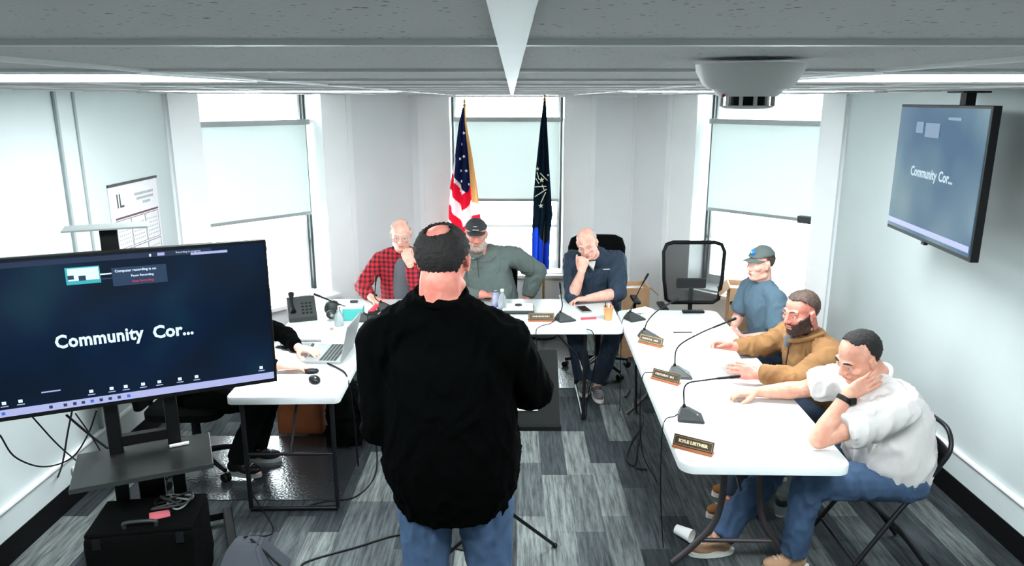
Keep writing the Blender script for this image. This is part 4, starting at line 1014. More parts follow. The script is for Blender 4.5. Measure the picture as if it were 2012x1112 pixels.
# held paper
pp = thing('paper', 'sheet of paper held up by the man in the brown jacket', 'paper', (1.27, 4.19, .80))
b = B(); vs = []; n = 6
for j in range(5):
    for i in range(n + 1):
        u, v = i / n - .5, j / 4 - .5; vs.append(V((1.275 + v * .20 + .01 * math.sin(u * 5), 4.165 + u * .27, .800 + v * -.03 + .022 * (u * 2) ** 2 + .01)))
b.poly(vs, [(j * 7 + i, j * 7 + i + 1, (j + 1) * 7 + i + 1, (j + 1) * 7 + i) for j in range(4) for i in range(n)])
me = eval_mesh(b.mesh('sheet'), [('SOLIDIFY', dict(thickness=.0012))]); link('sheet', me, M_paper, pp, smooth=True)
b = B()
for k, (a, c_, l) in enumerate(((-.05, .05, .05), (-.02, .03, .09), (.01, .03, .10))): b.box((1.285 + a, 4.165 + c_ * .4, .8125 - a * .1), (.006, l, .0008), Mx.Rotation(.05, 3, 'Z'))
b.build('printed_lines', M_grey, pp)
slab('paper', 'white sheet lying under the forearm of the man in the brown jacket', 'paper', (1.41, 4.15), .21, .28, .0015, .25, M_paper)
slab('ring', 'small silver ring tab by the hand of the man in white', 'ring tab', (1.225, 3.70), .022, .014, .008, .4, M_chrome, .003)
# right bag / laptop beside man 2
tr = thing('tablet_case', 'open white folio with dark rim before the large man', 'folio', (.04, 5.47, TZ))
B().box((.045, 5.47, TZ + .014), (.25, .20, .026), bev=.01).build('case_body', M_dgrey, tr); B().box((.045, 5.475, TZ + .031), (.235, .185, .010), bev=.004).build('white_pad', M_paper, tr)
B().lathe((.05, 5.50, TZ + .036), [(.028, 0), (.026, .010), (.012, .014)], 18).build('dark_puck', M_dgrey, tr, smooth=True)
cn = thing('drink_can', 'purple and silver drink can in front of the large man', 'can', (-.13, 5.60, TZ)); 
B().lathe((-.13, 5.60, TZ + .001), [(.024, 0), (.031, .006), (.031, .105), (.026, .118)], 24).build('can_body', mat('purple and silver can', (118, 112, 196), .3, metal=.5, col2=(196, 200, 210), vscale=16), cn, smooth=True)
B().lathe((-.13, 5.60, TZ + .119), [(.026, 0), (.027, .003), (.022, .003), (.021, .001)], 24).build('can_lid', M_chrome, cn, smooth=True)
gb = thing('water_bottle', 'clear water bottle beside the drink can, mostly hidden by the standing man', 'bottle', (-.075, 5.50, TZ))
M_clear = mat('clear plastic', (205, 214, 214), .12, trans=.75, var=.02)
B().lathe((-.075, 5.43, TZ + .001), [(.028, 0), (.032, .01), (.030, .05), (.032, .09), (.03, .12), (.012, .155), (.012, .165)], 22).build('bottle_body', M_clear, gb, smooth=True); B().lathe((-.075, 5.43, TZ + .167), [(.014, 0), (.014, .016), (.012, .018)], 18).build('bottle_cap', M_wsole, gb, smooth=True)
# laptop
lp = thing('laptop', 'open silver-grey laptop on the left table facing the hidden person', 'laptop', (-1.12, 4.45, TZ))
Rl = Mx.Rotation(math.radians(-2), 3, 'Z')
def LP(x, y, z): return V((-1.165, 4.46, TZ)) + Rl @ V((x, y, z))
B().box(LP(0, 0, .010), (.235, .345, .017), Rl, bev=.004).build('laptop_base', M_grey, lp)
kb = B()
for r_ in range(5):
    for k in range(12): kb.box(LP(.02 + .075 - r_ * .022 - .02, -.145 + k * .0264, .0195), (.017, .021, .002), Rl)
ko = kb.build('keyboard', M_dgrey, lp); ko['kind'] = 'stuff'
B().box(LP(-.075, 0, .0192), (.055, .095, .001), Rl).build('touchpad', M_offw, lp)
Rt = Rl @ Mx.Rotation(math.radians(14), 3, 'Y')
ll = B().box(LP(.118, 0, .02) + Rt @ V((0, 0, .115)), (.007, .345, .23), Rt, bev=.002).build('laptop_lid', M_grey, lp)
B().box(LP(.118, 0, .02) + Rt @ V((-.0042, 0, .118)), (.001, .325, .20), Rt).build('laptop_screen', glow('laptop display', (176, 192, 200), .5), ll)
B().tube(arc([(-1.13, 4.27, .752), (-1.06, 4.21, .748), (-.99, 4.12, .746), (-.955, 4.05, .70), (-.95, 4.1, .5), (-.96, 4.2, .1)], 7), .006, 8).build('power_cable', M_black, lp, smooth=True)
ms = thing('computer_mouse', 'black mouse on the near left table by the laptop', 'mouse', (-1.14, 4.0, TZ))
b = B(); b.ell((-1.14, 4.0, TZ + .014), (.032, .058, .021), Mx.Rotation(.5, 3, 'Z'), 3)
b.build('mouse_body', M_black, ms, smooth=True); B().ell((-1.128, 3.975, TZ + .0345), (.006, .012, .004), Mx.Rotation(.5, 3, 'Z'), 2).build('scroll_wheel', M_grey, ms, smooth=True)
ms2 = thing('computer_mouse', 'dark mouse under the hand of the person behind the screen', 'mouse', (-1.20, 4.15, TZ))
B().ell((-1.195, 4.14, TZ + .012), (.045, .028, .016), Mx.Rotation(.1, 3, 'Z'), 3).build('mouse_body', M_black, ms2, smooth=True); B().ell((-1.165, 4.14, TZ + .0265), (.009, .004, .003), None, 2).build('scroll_wheel', M_dgrey, ms2)
slab('paper', 'white sheet at the near end of the left table', 'paper', (-1.40, 3.98), .28, .21, .0015, .1, M_paper)
slab('notebook', 'white notebook on the left table beside the black keyboard', 'notebook', (-1.42, 4.42), .22, .17, .010, .05, M_paper, .002)
kbd = thing('keyboard', 'thin dark keyboard lying on the left table in front of the white binder', 'keyboard', (-1.44, 4.62, TZ))
B().box((-1.43, 4.62, TZ + .008), (.24, .07, .014), Mx.Rotation(.02, 3, 'Z'), bev=.003).build('keyboard_body', M_dgrey, kbd)
kk = B()
for r_ in range(3):
    for k in range(11): kk.box((-1.53 + k * .02, 4.602 + r_ * .018, TZ + .0165), (.015, .013, .003))
kk.build('keys', M_grey, kbd)['kind'] = 'stuff'
bn = thing('binder', 'large white binder lying on the left table behind the keyboard', 'binder', (-1.42, 4.84, TZ))
B().box((-1.43, 4.84, TZ + .012), (.30, .24, .022), bev=.003).build('binder_cover', M_paper, bn); B().box((-1.43, 4.714, TZ + .012), (.30, .006, .012)).build('spine_label', M_grey, bn)
# desk phone
dp = thing('desk_phone', 'black desk phone at the left end of the back table', 'phone', (-1.55, 5.28, TZ))
Rp = Mx.Rotation(.35, 3, 'Z'); 
def DP(x, y, z): return V((-1.56, 5.27, TZ)) + Rp @ V((x, y, z))
b = B(); b.loft([[DP(s, -.09, .002), DP(s, .09, .002), DP(s, .10, .145), DP(s, .06, .155), DP(s, -.09, .035)] for s in (-.10, .10)]); b.build('phone_body', M_dgrey, dp)
B().tube(arc([DP(-.065, -.07, .075), DP(-.07, .0, .125), DP(-.065, .08, .175)], 5), [.022, .020, .015, .013, .012, .012, .012, .013, .015, .020, .022], 10).build('handset', M_black, dp, smooth=True)
B().box(DP(.035, .05, .143), (.09, .05, .004), Rp @ Mx.Rotation(.70, 3, 'X')).build('phone_display', M_grey, dp)
for k in range(12): pass
kk = B()
for i in range(3):
    for j in range(4): kk.box(DP(.005 + i * .028, -.062 + j * .024, .058 + j * .0178), (.018, .014, .006), Rp @ Mx.Rotation(.66, 3, 'X'))
kk.build('keypad', M_black, dp)['kind'] = 'stuff'
sp = thing('speakerphone', 'round black speaker pod on the back table right of the desk phone', 'speaker', (-1.36, 5.38, TZ))
B().lathe((-1.375, 5.42, TZ + .001), [(.045, 0), (.058, .02), (.06, .055), (.045, .085), (.02, .095)], 24).build('pod_body', M_dgrey, sp, smooth=True); B().lathe((-1.375, 5.42, TZ + .097), [(.018, 0), (.016, .006)], 18).build('pod_button', M_grey, sp, smooth=True)
wc = thing('webcam', 'small dark webcam ball behind the clear bottle on the back table', 'webcam', (-1.335, 5.17, TZ))
B().ell((-1.335, 5.22, TZ + .046), (.034, .030, .032), None, 3).build('camera_ball', M_dgrey, wc, smooth=True); B().lathe((-1.335, 5.22, TZ + .001), [(.03, 0), (.028, .008), (.01, .018)], 20).build('camera_foot', M_grey, wc, smooth=True); B().lathe((-1.32, 5.192, TZ + .046), [(.012, 0), (.012, .006)], 14, axis=(.4, -1, .1)).build('lens', M_grey, wc)
hb = thing('hand_sanitizer', 'clear pump bottle standing behind the laptop', 'bottle', (-1.245, 5.09, TZ))
B().lathe((-1.245, 5.09, TZ + .001), [(.030, 0), (.033, .01), (.033, .08), (.014, .105), (.014, .115)], 22).build('bottle_body', M_clear, hb, smooth=True); B().tube([(-1.245, 5.09, .856), (-1.245, 5.09, .885), (-1.21, 5.08, .887)], .006, 8).build('pump', M_wsole, hb, smooth=True)
tl = thing('tissue_box', 'teal and white box on the back table behind the laptop', 'box', (-1.19, 5.20, TZ))
B().box((-1.175, 5.26, TZ + .046), (.15, .11, .09), Mx.Rotation(.1, 3, 'Z'), bev=.006).build('box_body', mat('teal card', (70, 176, 168), .6, var=.1), tl); B().box((-1.175, 5.26, TZ + .096), (.145, .105, .008), Mx.Rotation(.1, 3, 'Z')).build('box_lid', mat('pale aqua card', (206, 236, 232), .6), tl)
rc = thing('stapler', 'red and black stapler on the back table above the laptop lid', 'stapler', (-1.06, 5.36, TZ))
B().box((-1.05, 5.38, TZ + .010), (.05, .12, .016), Mx.Rotation(-.3, 3, 'Z'), bev=.004).build('stapler_base', M_black, rc); B().box((-1.05, 5.385, TZ + .042), (.036, .125, .022), Mx.Rotation(-.3, 3, 'Z') @ Mx.Rotation(.18, 3, 'X'), bev=.006).build('stapler_arm', M_redp, rc)
bk = thing('speaker_box', 'small black box at the right edge of the left table', 'box', (-1.02, 5.05, TZ))
B().box((-1.0, 5.08, TZ + .05), (.07, .07, .10), bev=.005).build('box_case', M_black, bk); B().box((-1.0, 5.044, TZ + .05), (.055, .003, .08)).build('box_grille', M_dgrey, bk)
slab('paper', 'white papers in front of the man in plaid', 'paper', (-.72, 5.45), .28, .21, .003, .05, M_paper)
slab('small_gadget', 'small dark fob near the far edge of the back table by the plaid sleeve', 'fob', (-1.27, 5.72), .06, .035, .014, .1, M_dgrey, .003)
slab('small_papers', 'crumpled reddish receipt on the left table behind the laptop', 'paper', (-1.31, 4.99), .09, .05, .006, .3, mat('reddish grey paper', (170, 140, 134), .8, col2=(120, 108, 104), vscale=30))

# ================================================================== BIG SCREEN ON CART
S0, S1 = V((-1.195, 3.53, 0)), V((-2.325, 3.015, 0)); sd = (S1 - S0).normalized(); sn = V((sd.y, -sd.x, 0))
if sn.y > 0: sn = -sn
xs = -sd                                            # screen right as seen from the camera
RS = Mx((xs, V((0, 0, 1)), sn)).transposed()        # local x right, y up, z toward viewer
zc = 1.293; SC = (S0 + S1) / 2 + V((0, 0, zc)); W_, Hh = (S1 - S0).length, .735
def SP(x, y, z): return SC + RS @ V((x, y, z))
tv = thing('television', 'large television on a black cart showing a dark navy meeting screen', 'television', SP(0, -Hh / 2, 0))
B().box(SP(0, 0, -.022), (W_, Hh, .035), RS, bev=.004).build('casing', M_black, tv)
B().box(SP(0, -.05, -.055), (W_ * .7, Hh * .6, .035), RS, bev=.012).build('rear_housing', M_black, tv)
sc_ = B().box(SP(0, .004, -.0035), (W_ - .024, Hh - .036, .004), RS).build('screen', M_scr, tv)
def srect(name, x, y, sx, sy, m, z=.0005): return B().box(SP(x, y, z), (sx, sy, .001), RS).build(name, m, sc_)
def stext(name, s, x, y, size, m, bold=0, width=None, z=.0016, ro=RS, pt=SP, par=None, space=1):
    me = text_mesh(s, size, bold, .0003, 2, width, space); me.transform(Mx.Translation(pt(x, y, z)) @ ro.to_4x4()); return link(name, me, m, par or sc_)
hw = W_ / 2
def spx(px, py):   # photo pixel -> screen plane coordinates
    r = _ray(px, py); o = V((0, 0, CH)); k = (SC - o).dot(sn) / r.dot(sn); p = o + r * k - SC; return p.dot(xs), p.z
a = spx(106, 668); c_ = spx(282, 657); stext('screen_text', 'Community', (a[0] + c_[0]) / 2, (a[1] + c_[1]) / 2 - .004, .085, M_glow, .0026, c_[0] - a[0], space=1.05)
a = spx(300, 650); c_ = spx(380, 648); stext('screen_text', 'Cor...', (a[0] + c_[0]) / 2, (a[1] + c_[1]) / 2 - .002, .085, M_glow, .0026, c_[0] - a[0])
x0, y0 = spx(163, 541); srect('video_thumbnail', x0, y0, .135, .078, M_teal); srect('thumbnail_view', x0 + .002, y0 + .006, .122, .056, M_glow, .0012)
srect('thumbnail_figure', x0 - .004, y0 - .012, .028, .022, M_pop, .002); srect('thumbnail_figure', x0 - .048, y0 - .006, .024, .018, M_pop, .002)
x0, y0 = spx(275, 540); srect('popup_panel', x0, y0, .225, .085, M_pop, .0008)
stext('popup_text', 'Computer recording is on', x0 - .015, y0 + .026, .016, M_glow, .0004); stext('popup_text', 'Pause Recording', x0 + .01, y0, .014, M_glow, .0003); stext('popup_text', 'Stop Recording', x0 + .01, y0 - .026, .014, M_red, .0003)
x0, y0 = spx(208, 538); srect('caption_bar', x0, y0, .045, .006, M_glow); srect('caption_bar', x0, y0 - .022, .045, .005, M_pop)
x0, y0 = spx(130, 512); srect('header_band', -.10, Hh / 2 - .030, W_ - .30, .024, M_dglow)
a = spx(330, 497); c_ = spx(462, 491); srect('header_bar', (a[0] + c_[0]) / 2 + .03, a[1] - .012, (c_[0] - a[0]) * .55, .012, M_bar, .0012); stext('header_text', 'Recording in progress', (a[0] + c_[0]) / 2 - .06, a[1], .012, M_glow)
srect('header_icon', a[0] - .03, a[1] - .002, .03, .014, M_bar, .0012); srect('header_icon', a[0] - .075, a[1] - .004, .008, .012, M_glow, .0012)
yb = -Hh / 2 + .036
srect('taskbar', 0, yb + .004, W_ - .03, .034, M_bar, .0008)
M_ic = glow('taskbar icon blue', (70, 110, 220), .5)
for px_ in (2, 98, 127, 146, 163, 181, 199, 217, 235, 254):
    q = spx(px_, 785); srect('taskbar_icon', q[0], yb + .004, .014, .014, M_ic if px_ in (2, 254, 181) else M_pop, .0016)
for px_, py_ in ((8, 793), (40, 786), (180, 773), (220, 768), (248, 766), (282, 761), (314, 757), (354, 750), (387, 747), (514, 732)):
    q = spx(px_, py_); B().box(SP(q[0], yb + .052, .001), (.016, .014, .001), RS).build('toolbar_icon', M_glow, sc_); srect('toolbar_caption', q[0], yb + .036, .03, .004, M_bar, .0012)
q = spx(100, 767); srect('name_tag', q[0], yb + .078, .075, .006, M_bar)
# cart
back = -sn
def KP(x, y, z): return V((SC.x, SC.y, 0)) + xs * x - sn * y + V((0, 0, z))
RK = Mx((xs, -sn, V((0, 0, 1)))).transposed()
ct = thing('tv_cart', 'black wheeled cart with two columns and a shelf carrying the large television', 'cart', KP(0, .12, 0))
for s in (-.13, .13): B().box(KP(s - .015, .115, .78), (.06, .055, 1.02), RK, bev=.006).build('column', M_black, ct)
B().box(KP(-.055, .12, 1.45), (.075, .05, .62), RK, bev=.006).build('mast', M_black, ct)
B().box(KP(-.015, .095, 1.30), (.42, .03, .30), RK, bev=.004).build('mounting_plate', M_black, ct)
B().box(KP(-.015, .115, .70), (.26, .04, .05), RK).build('cross_brace', M_black, ct)
shf = B(); shf.box(KP(-.02, -.02, .632), (.60, .38, .020), RK, bev=.004); shf.build('shelf', mat('dark brushed laminate', (24, 26, 26), .35, var=.25, vscale=6), ct)
B().box(KP(-.02, -.212, .634), (.60, .008, .022), RK).build('shelf_lip', M_dgrey, ct)
B().box(KP(-.015, .20, .33), (.12, .09, .58), RK, bev=.006).build('lower_column', M_black, ct)
B().box(KP(-.055, .04, 1.765), (.34, .16, .008), RK, bev=.002).build('camera_tray', mat('pale grey tray', (150, 156, 154), .4), ct)
for s in (-.33, .33):
    B().box(KP(s, .05, .07), (.05, .62, .045), RK, bev=.006).build('foot_rail', M_black, ct)
    for q_ in (-.23, .33): B().lathe(KP(s, q_, .026), [(.012, -.012), (.025, -.012), (.025, .012), (.012, .012)], 16, axis=xs).build('caster', M_black, ct, smooth=True)
B().box(KP(0, .33, .07), (.66, .045, .04), RK).build('foot_crossbar', M_black, ct)
o = B().box(KP(.135, .06, .650), (.09, .018, .012), RK @ Mx.Rotation(.05, 3, 'Z'), bev=.003).build('pen_remote', M_wsole); tag(o, 'small white stick remote lying on the cart shelf', 'remote')
cb = thing('equipment_case', 'black fabric covered equipment case at the foot of the television cart', 'case', (-1.76, 3.28, 0))
RC = Mx.Rotation(.17, 3, 'Z')
def CP(x, y, z): return V((-1.745, 3.17, 0)) + RC @ V((x, y, z))
b = B(); b.box(CP(0, 0, .19), (.48, .32, .372), RC, bev=.02); me = b.mesh(); me = eval_mesh(me, [('SUBSURF', dict(levels=3, render_levels=3, subdivision_type='SIMPLE'))]); wrinkle(me, .006, 6, (1, 1, 1), 3); link('case_body', me, M_bfab, cb, smooth=True)
B().box(CP(0, 0, .385), (.47, .31, .022), RC, bev=.008).build('case_lid', M_bfab, cb); B().tube(arc([CP(-.07, -.12, .396), CP(-.06, -.125, .425), CP(.06, -.125, .425), CP(.07, -.12, .396)], 5), .009).build('handle', M_dgrey, cb, smooth=True)
for s in (-.18, .18): B().box(CP(s, -.163, .35), (.035, .012, .05), RC).build('latch', M_steel, cb)
o = B().box(CP(.06, -.03, .3995), (.09, .07, .004), RC @ Mx.Rotation(.3, 3, 'Z')).build('sticky_note', mat('pink paper', (216, 110, 120), .7)); tag(o, 'pink note lying on the black equipment case', 'note')
cbl = thing('cable_tangle', 'silver and black adapter leads lying in a heap on the equipment case', 'cable', CP(.15, .08, .40))
rr = random.Random(5)
for k in range(4): B().tube(arc([CP(.10 + rr.uniform(-.08, .08), .05 + rr.uniform(-.07, .08), .402 + .006 * k + rr.uniform(0, .012)) for _ in range(7)], 6), .004 + .001 * (k % 2), 7).build('lead', [M_black, M_grey, M_black, M_dgrey][k], cbl, smooth=True)
# hanging cables behind the television
hang = [
 ('thick black cable looping from the television down to the cart shelf', [at(130, 815, 3.35), at(190, 865, 3.4), at(243, 900, 3.42), at(300, 925, 3.40)], .006),
 ('black cable hanging steeply from the television to the wall outlet', [at(142, 805, 3.35), at(133, 850, 3.5), at(120, 920, 3.75), at(95, 975, 3.95), at(75, 1010, 3.97)], .005),
 ('long black cable drooping in a wide loop under the television', [at(0, 855, 3.2), at(30, 898, 3.3), at(85, 917, 3.4), at(140, 900, 3.45), at(172, 855, 3.45), at(190, 805, 3.4)], .004),
 ('thin black cable crossing from the television to the shelf', [at(60, 815, 3.3), at(110, 870, 3.4), at(150, 905, 3.42), at(190, 935, 3.40)], .004),
 ('thin black cable from behind the screen to the shelf edge', [at(148, 812, 3.4), at(175, 850, 3.42), at(200, 890, 3.43)], .0035)]
for lab, pts, r_ in hang:
    o = B().tube(arc(pts, 8), r_, 8).build('hanging_cable', M_black, None, smooth=True); tag(o, lab, 'cable', 'cables hanging below the television')
pl = thing('power_plug', 'white plug adapter low on the left wall', 'plug', (XL + .03, 3.98, .06)); c0 = V((XL + .045, 3.98, .165))
B().box(c0 + V((0, 0, -.0)), (.05, .075, .075), bev=.01).build('plug_body', M_wsole, pl); B().box(c0 + V((-.020, 0, .0)), (.008, .09, .13), bev=.003).build('outlet_plate', M_trim, pl)

# right television
X0 = 2.235
t0, t1 = at(1748, 330, 4.42), at(1950, 360, 3.30)
tilt = math.radians(0)
q0, q1 = V((2.285, 4.46, 0)), V((2.165, 3.42, 0)); td = (q1 - q0).normalized(); tn = V((td.y, -td.x, 0))
if tn.x > 0: tn = -tn
RT = Mx((td, V((0, 0, 1)), tn)).transposed()
TC = (q0 + q1) / 2 + V((0, 0, 1.932)); TW, THh = (q1 - q0).length, .725
def TP(x, y, z): return TC + RT @ V((x, y, z))
tv2 = thing('television', 'wall side television hanging from the ceiling on the right, showing a blue screen with painted-in window glare', 'television', TP(0, -THh / 2, 0))
B().box(TP(0, 0, -.026), (TW, THh, .04), RT, bev=.004).build('casing', M_black, tv2)
s2 = B().box(TP(0, .003, -.0045), (TW - .03, THh - .036, .004), RT).build('screen', M_scr2, tv2)
stext('screen_text', 'Community', -.10, .0, .075, glow('pale display text', (186, 206, 216), .6), .0018, .33, .0008, RT, TP, s2); stext('screen_text', 'Cor...', .17, .0, .075, glow('pale display text', (186, 206, 216), .6), .0018, .16, .0008, RT, TP, s2)
for nm, x, y, sx, sy, m in (('video_thumbnail', -.22, .24, .09, .06, M_bar), ('popup_panel', -.06, .23, .17, .075, M_pop), ('header_band', .18, .295, .14, .014, M_bar), ('taskbar', 0, -.305, TW - .04, .03, M_bar)):
    B().box(TP(x, y, .0), (sx, sy, .001), RT).build(nm, M_bar if nm == 'taskbar' else glow('faint ' + nm, (124, 150, 176), .5), s2)
B().box(TP(0, -THh / 2 - .006, -.012), (.04, .012, .02), RT).build('sensor_bump', M_black, tv2)
mo = thing('ceiling_mount', 'black pole holding the right television from the ceiling', 'bracket', TP(.12, .3, -.09))
pc = TP(.10, 0, -.085)
B().bb(pc.x - .025, pc.x + .025, pc.y - .025, pc.y + .025, 1.9, CZ - .003).build('pole', M_black, mo); B().bb(pc.x - .07, pc.x + .07, pc.y - .07, pc.y + .07, CZ - .012, CZ - .003).build('ceiling_plate', M_black, mo); B().box(TP(.10, 0, -.055), (.3, .3, .018), RT).build('bracket_plate', M_black, mo)

# smoke detector
sdv = thing('smoke_detector', 'round off-white smoke detector with dark vents hanging near the camera', 'detector', (.300, .97, 2.31))
c0 = V((.300, .97, 0.004))
B().lathe(c0 + V((0, 0, 2.333)), [(.050, -.004), (.058, .004), (.066, .018), (.067, .0262)], 40).build('base_plate', M_offw, sdv, smooth=True)
B().lathe(c0 + V((0, 0, 2.320)), [(.036, 0), (.044, .008), (.047, .016)], 40).build('detector_body', M_offw, sdv, smooth=True)
for k in range(12):
    a = 2 * PI * k / 12; d = V((math.cos(a), math.sin(a), 0)); B().box(c0 + d * .0325 + V((0, 0, 2.3145)), (.004, .004, .013), Mx.Rotation(a, 3, 'Z')).build('vent_rib', M_offw, sdv)
B().lathe(c0 + V((0, 0, 2.3085)), [(.0265, 0), (.0265, .0122)], 30).build('dark_chamber', M_black, sdv, smooth=True)
B().lathe(c0 + V((0, 0, 2.3045)), [(.024, 0), (.032, .002), (.034, .0045)], 36).build('detector_cap', M_offw, sdv, smooth=True)
B().ell(c0 + V((-.036, -.020, 2.321)), (.0022,) * 3, None, 2).build('indicator', mat('dull red', (150, 40, 50), .4), sdv)

# ================================================================== LECTERN STAND
ls = thing('lectern_stand', 'black tripod lectern stand in front of the standing man', 'stand', (-.05, 3.12, 0))
Rk = Mx.Rotation(math.radians(38), 3, 'X'); c0 = V((-.05, 3.09, 1.072))
B().box(c0, (.52, .40, .012), Rk, bev=.003).build('desk', mat('charcoal desk board', (22, 24, 24), .6, var=.1, spec=.2), ls)
B().box(c0 + Rk @ V((0, -.205, .012)), (.52, .012, .036), Rk).build('ledge', M_black, ls)
B().tube([(-.05, 3.14, .30), (-.05, 3.14, 1.03)], .014, 12).build('pole', M_black, ls, smooth=True); B().lathe((-.05, 3.14, .50), [(.02, 0), (.024, .01), (.024, .05), (.018, .06)], 16).build('clamp_collar', M_black, ls, smooth=True)
for e in ((.228, 3.487, .012), (-.40, 3.30, .012), (.02, 2.74, .012)):
    B().tube([(-.05, 3.14, .45), V(e) * .98 + V((-.05, 3.14, .45)) * .02], .009).build('leg', M_black, ls, smooth=True); B().ell(e, (.016, .016, .012), None, 2).build('rubber_foot', M_black, ls, smooth=True)
o = B().box(c0 + Rk @ V((.055, .020, .0075)), (.216, .28, .0015), Rk).build('paper', M_paper); tag(o, 'white sheet lying on the black lectern stand', 'paper')

# ================================================================== FLAGS
def flag(name, label, top, prof, cols, pole_m, seed, extras=None):
    """prof: rows of (z, x_left, x_right); cols(u, v) -> material index"""
    t = thing('flag', label, 'flag', (top[0], top[1], .0), group='flags on poles')
    x, y, z = top
    B().tube([(x + .01, y + .03, .03), (x, y + .03, z - .02)], .0125, 12).build('pole', pole_m, t, smooth=True)
    B().lathe((x + .01, y + .03, 0), [(.13, .001), (.13, .02), (.05, .05), (.02, .08)], 24).build('pole_base', M_steel, t, smooth=True)
    B().lathe((x, y + .03, z - .02), [(.012, 0), (.018, .015), (.008, .03), (.014, .05), (.001, .085)], 14).build('finial', M_gold, t, smooth=True)
    nu, nv = 110, 170; b = B(); vs = []; rows = []
    for j in range(nv + 1):
        v = j / nv; zz = prof[0][0] + (prof[-1][0] - prof[0][0]) * v
        for k in range(len(prof) - 1):
            if prof[k + 1][0] <= zz <= prof[k][0] or k == len(prof) - 2:
                f = (prof[k][0] - zz) / (prof[k][0] - prof[k + 1][0]); xl = prof[k][1] + (prof[k + 1][1] - prof[k][1]) * f; xr = prof[k][2] + (prof[k + 1][2] - prof[k][2]) * f; break
        for i in range(nu + 1):
            u = i / nu; amp = .05 * min(1, (xr - xl) / .18)
            xx = xl + (xr - xl) * (u + .035 * math.sin(u * 21 + seed)); yy = y - .0 + amp * math.sin(u * 17 + seed + v * 1.2) * (.5 + .5 * v)
            vs.append((xx, yy - .02, zz + .02 * math.sin(u * 9 + seed) * v))
    W = nu + 1; fs = []; mi = []
    for j in range(nv):
        for i in range(nu): fs.append((j * W + i, j * W + i + 1, (j + 1) * W + i + 1, (j + 1) * W + i)); mi.append(cols((i + .5) / nu, (j + .5) / nv))
    ms = [FM[k] for k in range(max(mi) + 1)]
    me = D.meshes.new('cloth'); me.from_pydata(vs, [], fs); me.polygons.foreach_set('material_index', mi)
    cl = link('flag_cloth', me, FM[:], t, smooth=True)
    def pt(u, v):
        i = int(round(u * nu)); j = int(round(v * nv)); return V(vs[j * W + i])
    return t, cl, pt
def cloth(name, c, tr=.35):
    def f(N, L, b):
        o = N['Material Output']; d = N.new('ShaderNodeBsdfDiffuse'); t = N.new('ShaderNodeBsdfTranslucent'); m = N.new('ShaderNodeMixShader'); m.inputs[0].default_value = tr
        n = N.new('ShaderNodeTexNoise'); n.inputs['Scale'].default_value = 300; h = N.new('ShaderNodeBump'); h.inputs['Strength'].default_value = .2; L.new(n.outputs['Fac'], h.inputs['Height']); L.new(h.outputs[0], d.inputs['Normal'])
        d.inputs[0].default_value = lin(c); t.inputs[0].default_value = lin(c); L.new(d.outputs[0], m.inputs[1]); L.new(t.outputs[0], m.inputs[2]); L.new(m.outputs[0], o.inputs['Surface'])
    return plain(name, f)
FM = [cloth('flag red', (214, 26, 50)), cloth('flag white', (236, 226, 228)), cloth('flag canton navy', (26, 34, 70), .2), cloth('flag gold fringe', (206, 150, 96)), cloth('flag deep navy', (20, 34, 46), .12), cloth('flag navy with painted sunlight', (24, 52, 150), .45)]
def us(u, v):
    if u > .80 + .0 * v and v < .62: return 3
    if v < .545 - .22 * abs(u - .62) and u < .8 and not (u < .12 and v > .30 + u): return 2
    return int((v * 9.5 - u * 2.6 * (1 if u < .5 else -.6) + 20)) % 2
def star(p, r, rot=0, n=V((0, -1, 0)), name='star', m=None, par=None, th=.002):
    pts = []
    for k in range(10):
        a = rot + PI / 2 + k * PI / 5; q = r if k % 2 == 0 else r * .42; pts.append(V((q * math.cos(a), 0, q * math.sin(a))))
    b = B(); A = [p + q for q in pts]; Bk = [p + q + V((0, th, 0)) for q in pts]; vs = A + Bk
    fs = [tuple(range(10)), tuple(range(19, 9, -1))] + [(i, (i + 1) % 10, 10 + (i + 1) % 10, 10 + i) for i in range(10)]
    b.poly(vs, fs); return b.build(name, m, par)
t, cl, pt = flag('flag', 'red, white and blue striped flag draped on a pole before the middle window', (-.445, 7.08, 2.275),
    [(2.25, -.462, -.440), (2.1, -.50, -.425), (1.8, -.545, -.375), (1.5, -.60, -.335), (1.25, -.62, -.31), (1.0, -.62, -.27), (.8, -.58, -.25)], us, M_gold, .6)
M_star = mat('white star cloth', (232, 236, 240), .8)
for u, v in ((.42, .24), (.30, .34), (.55, .32), (.36, .42), (.62, .42), (.22, .50), (.48, .49), (.68, .52), (.40, .56), (.60, .17)):
    p = pt(u, v * .95); star(p + V((0, -.012, 0)), .017, .2, name='star', m=M_star, par=cl)
def ind(u, v): return 5 if v > .80 - .06 * math.sin(u * 7) else 4  # lower cloth painted brighter blue to show sunlight coming through it
t, cl, pt = flag('flag', 'dark navy flag with pale stars and torch rays draped on a pole', (.305, 7.08, 2.33),
    [(2.31, .292, .318), (2.1, .265, .330), (1.7, .225, .36), (1.4, .20, .385), (1.25, .195, .40), (1.1, .19, .38), (.72, .185, .37)], ind, M_gold, 2.1)
M_pale = mat('pale gold emblem cloth', (214, 214, 190), .8)
cx_, cz_ = .285, 1.50
yy_ = 7.0
for k, (dx, dz, r_) in enumerate(((-.045, .19, .020), (-.005, .085, .028), (-.01, -.16, .026), (.055, .13, .012))): star(V((cx_ + dx, yy_, cz_ + dz)), r_, .1, name='star', m=M_pale, par=cl)
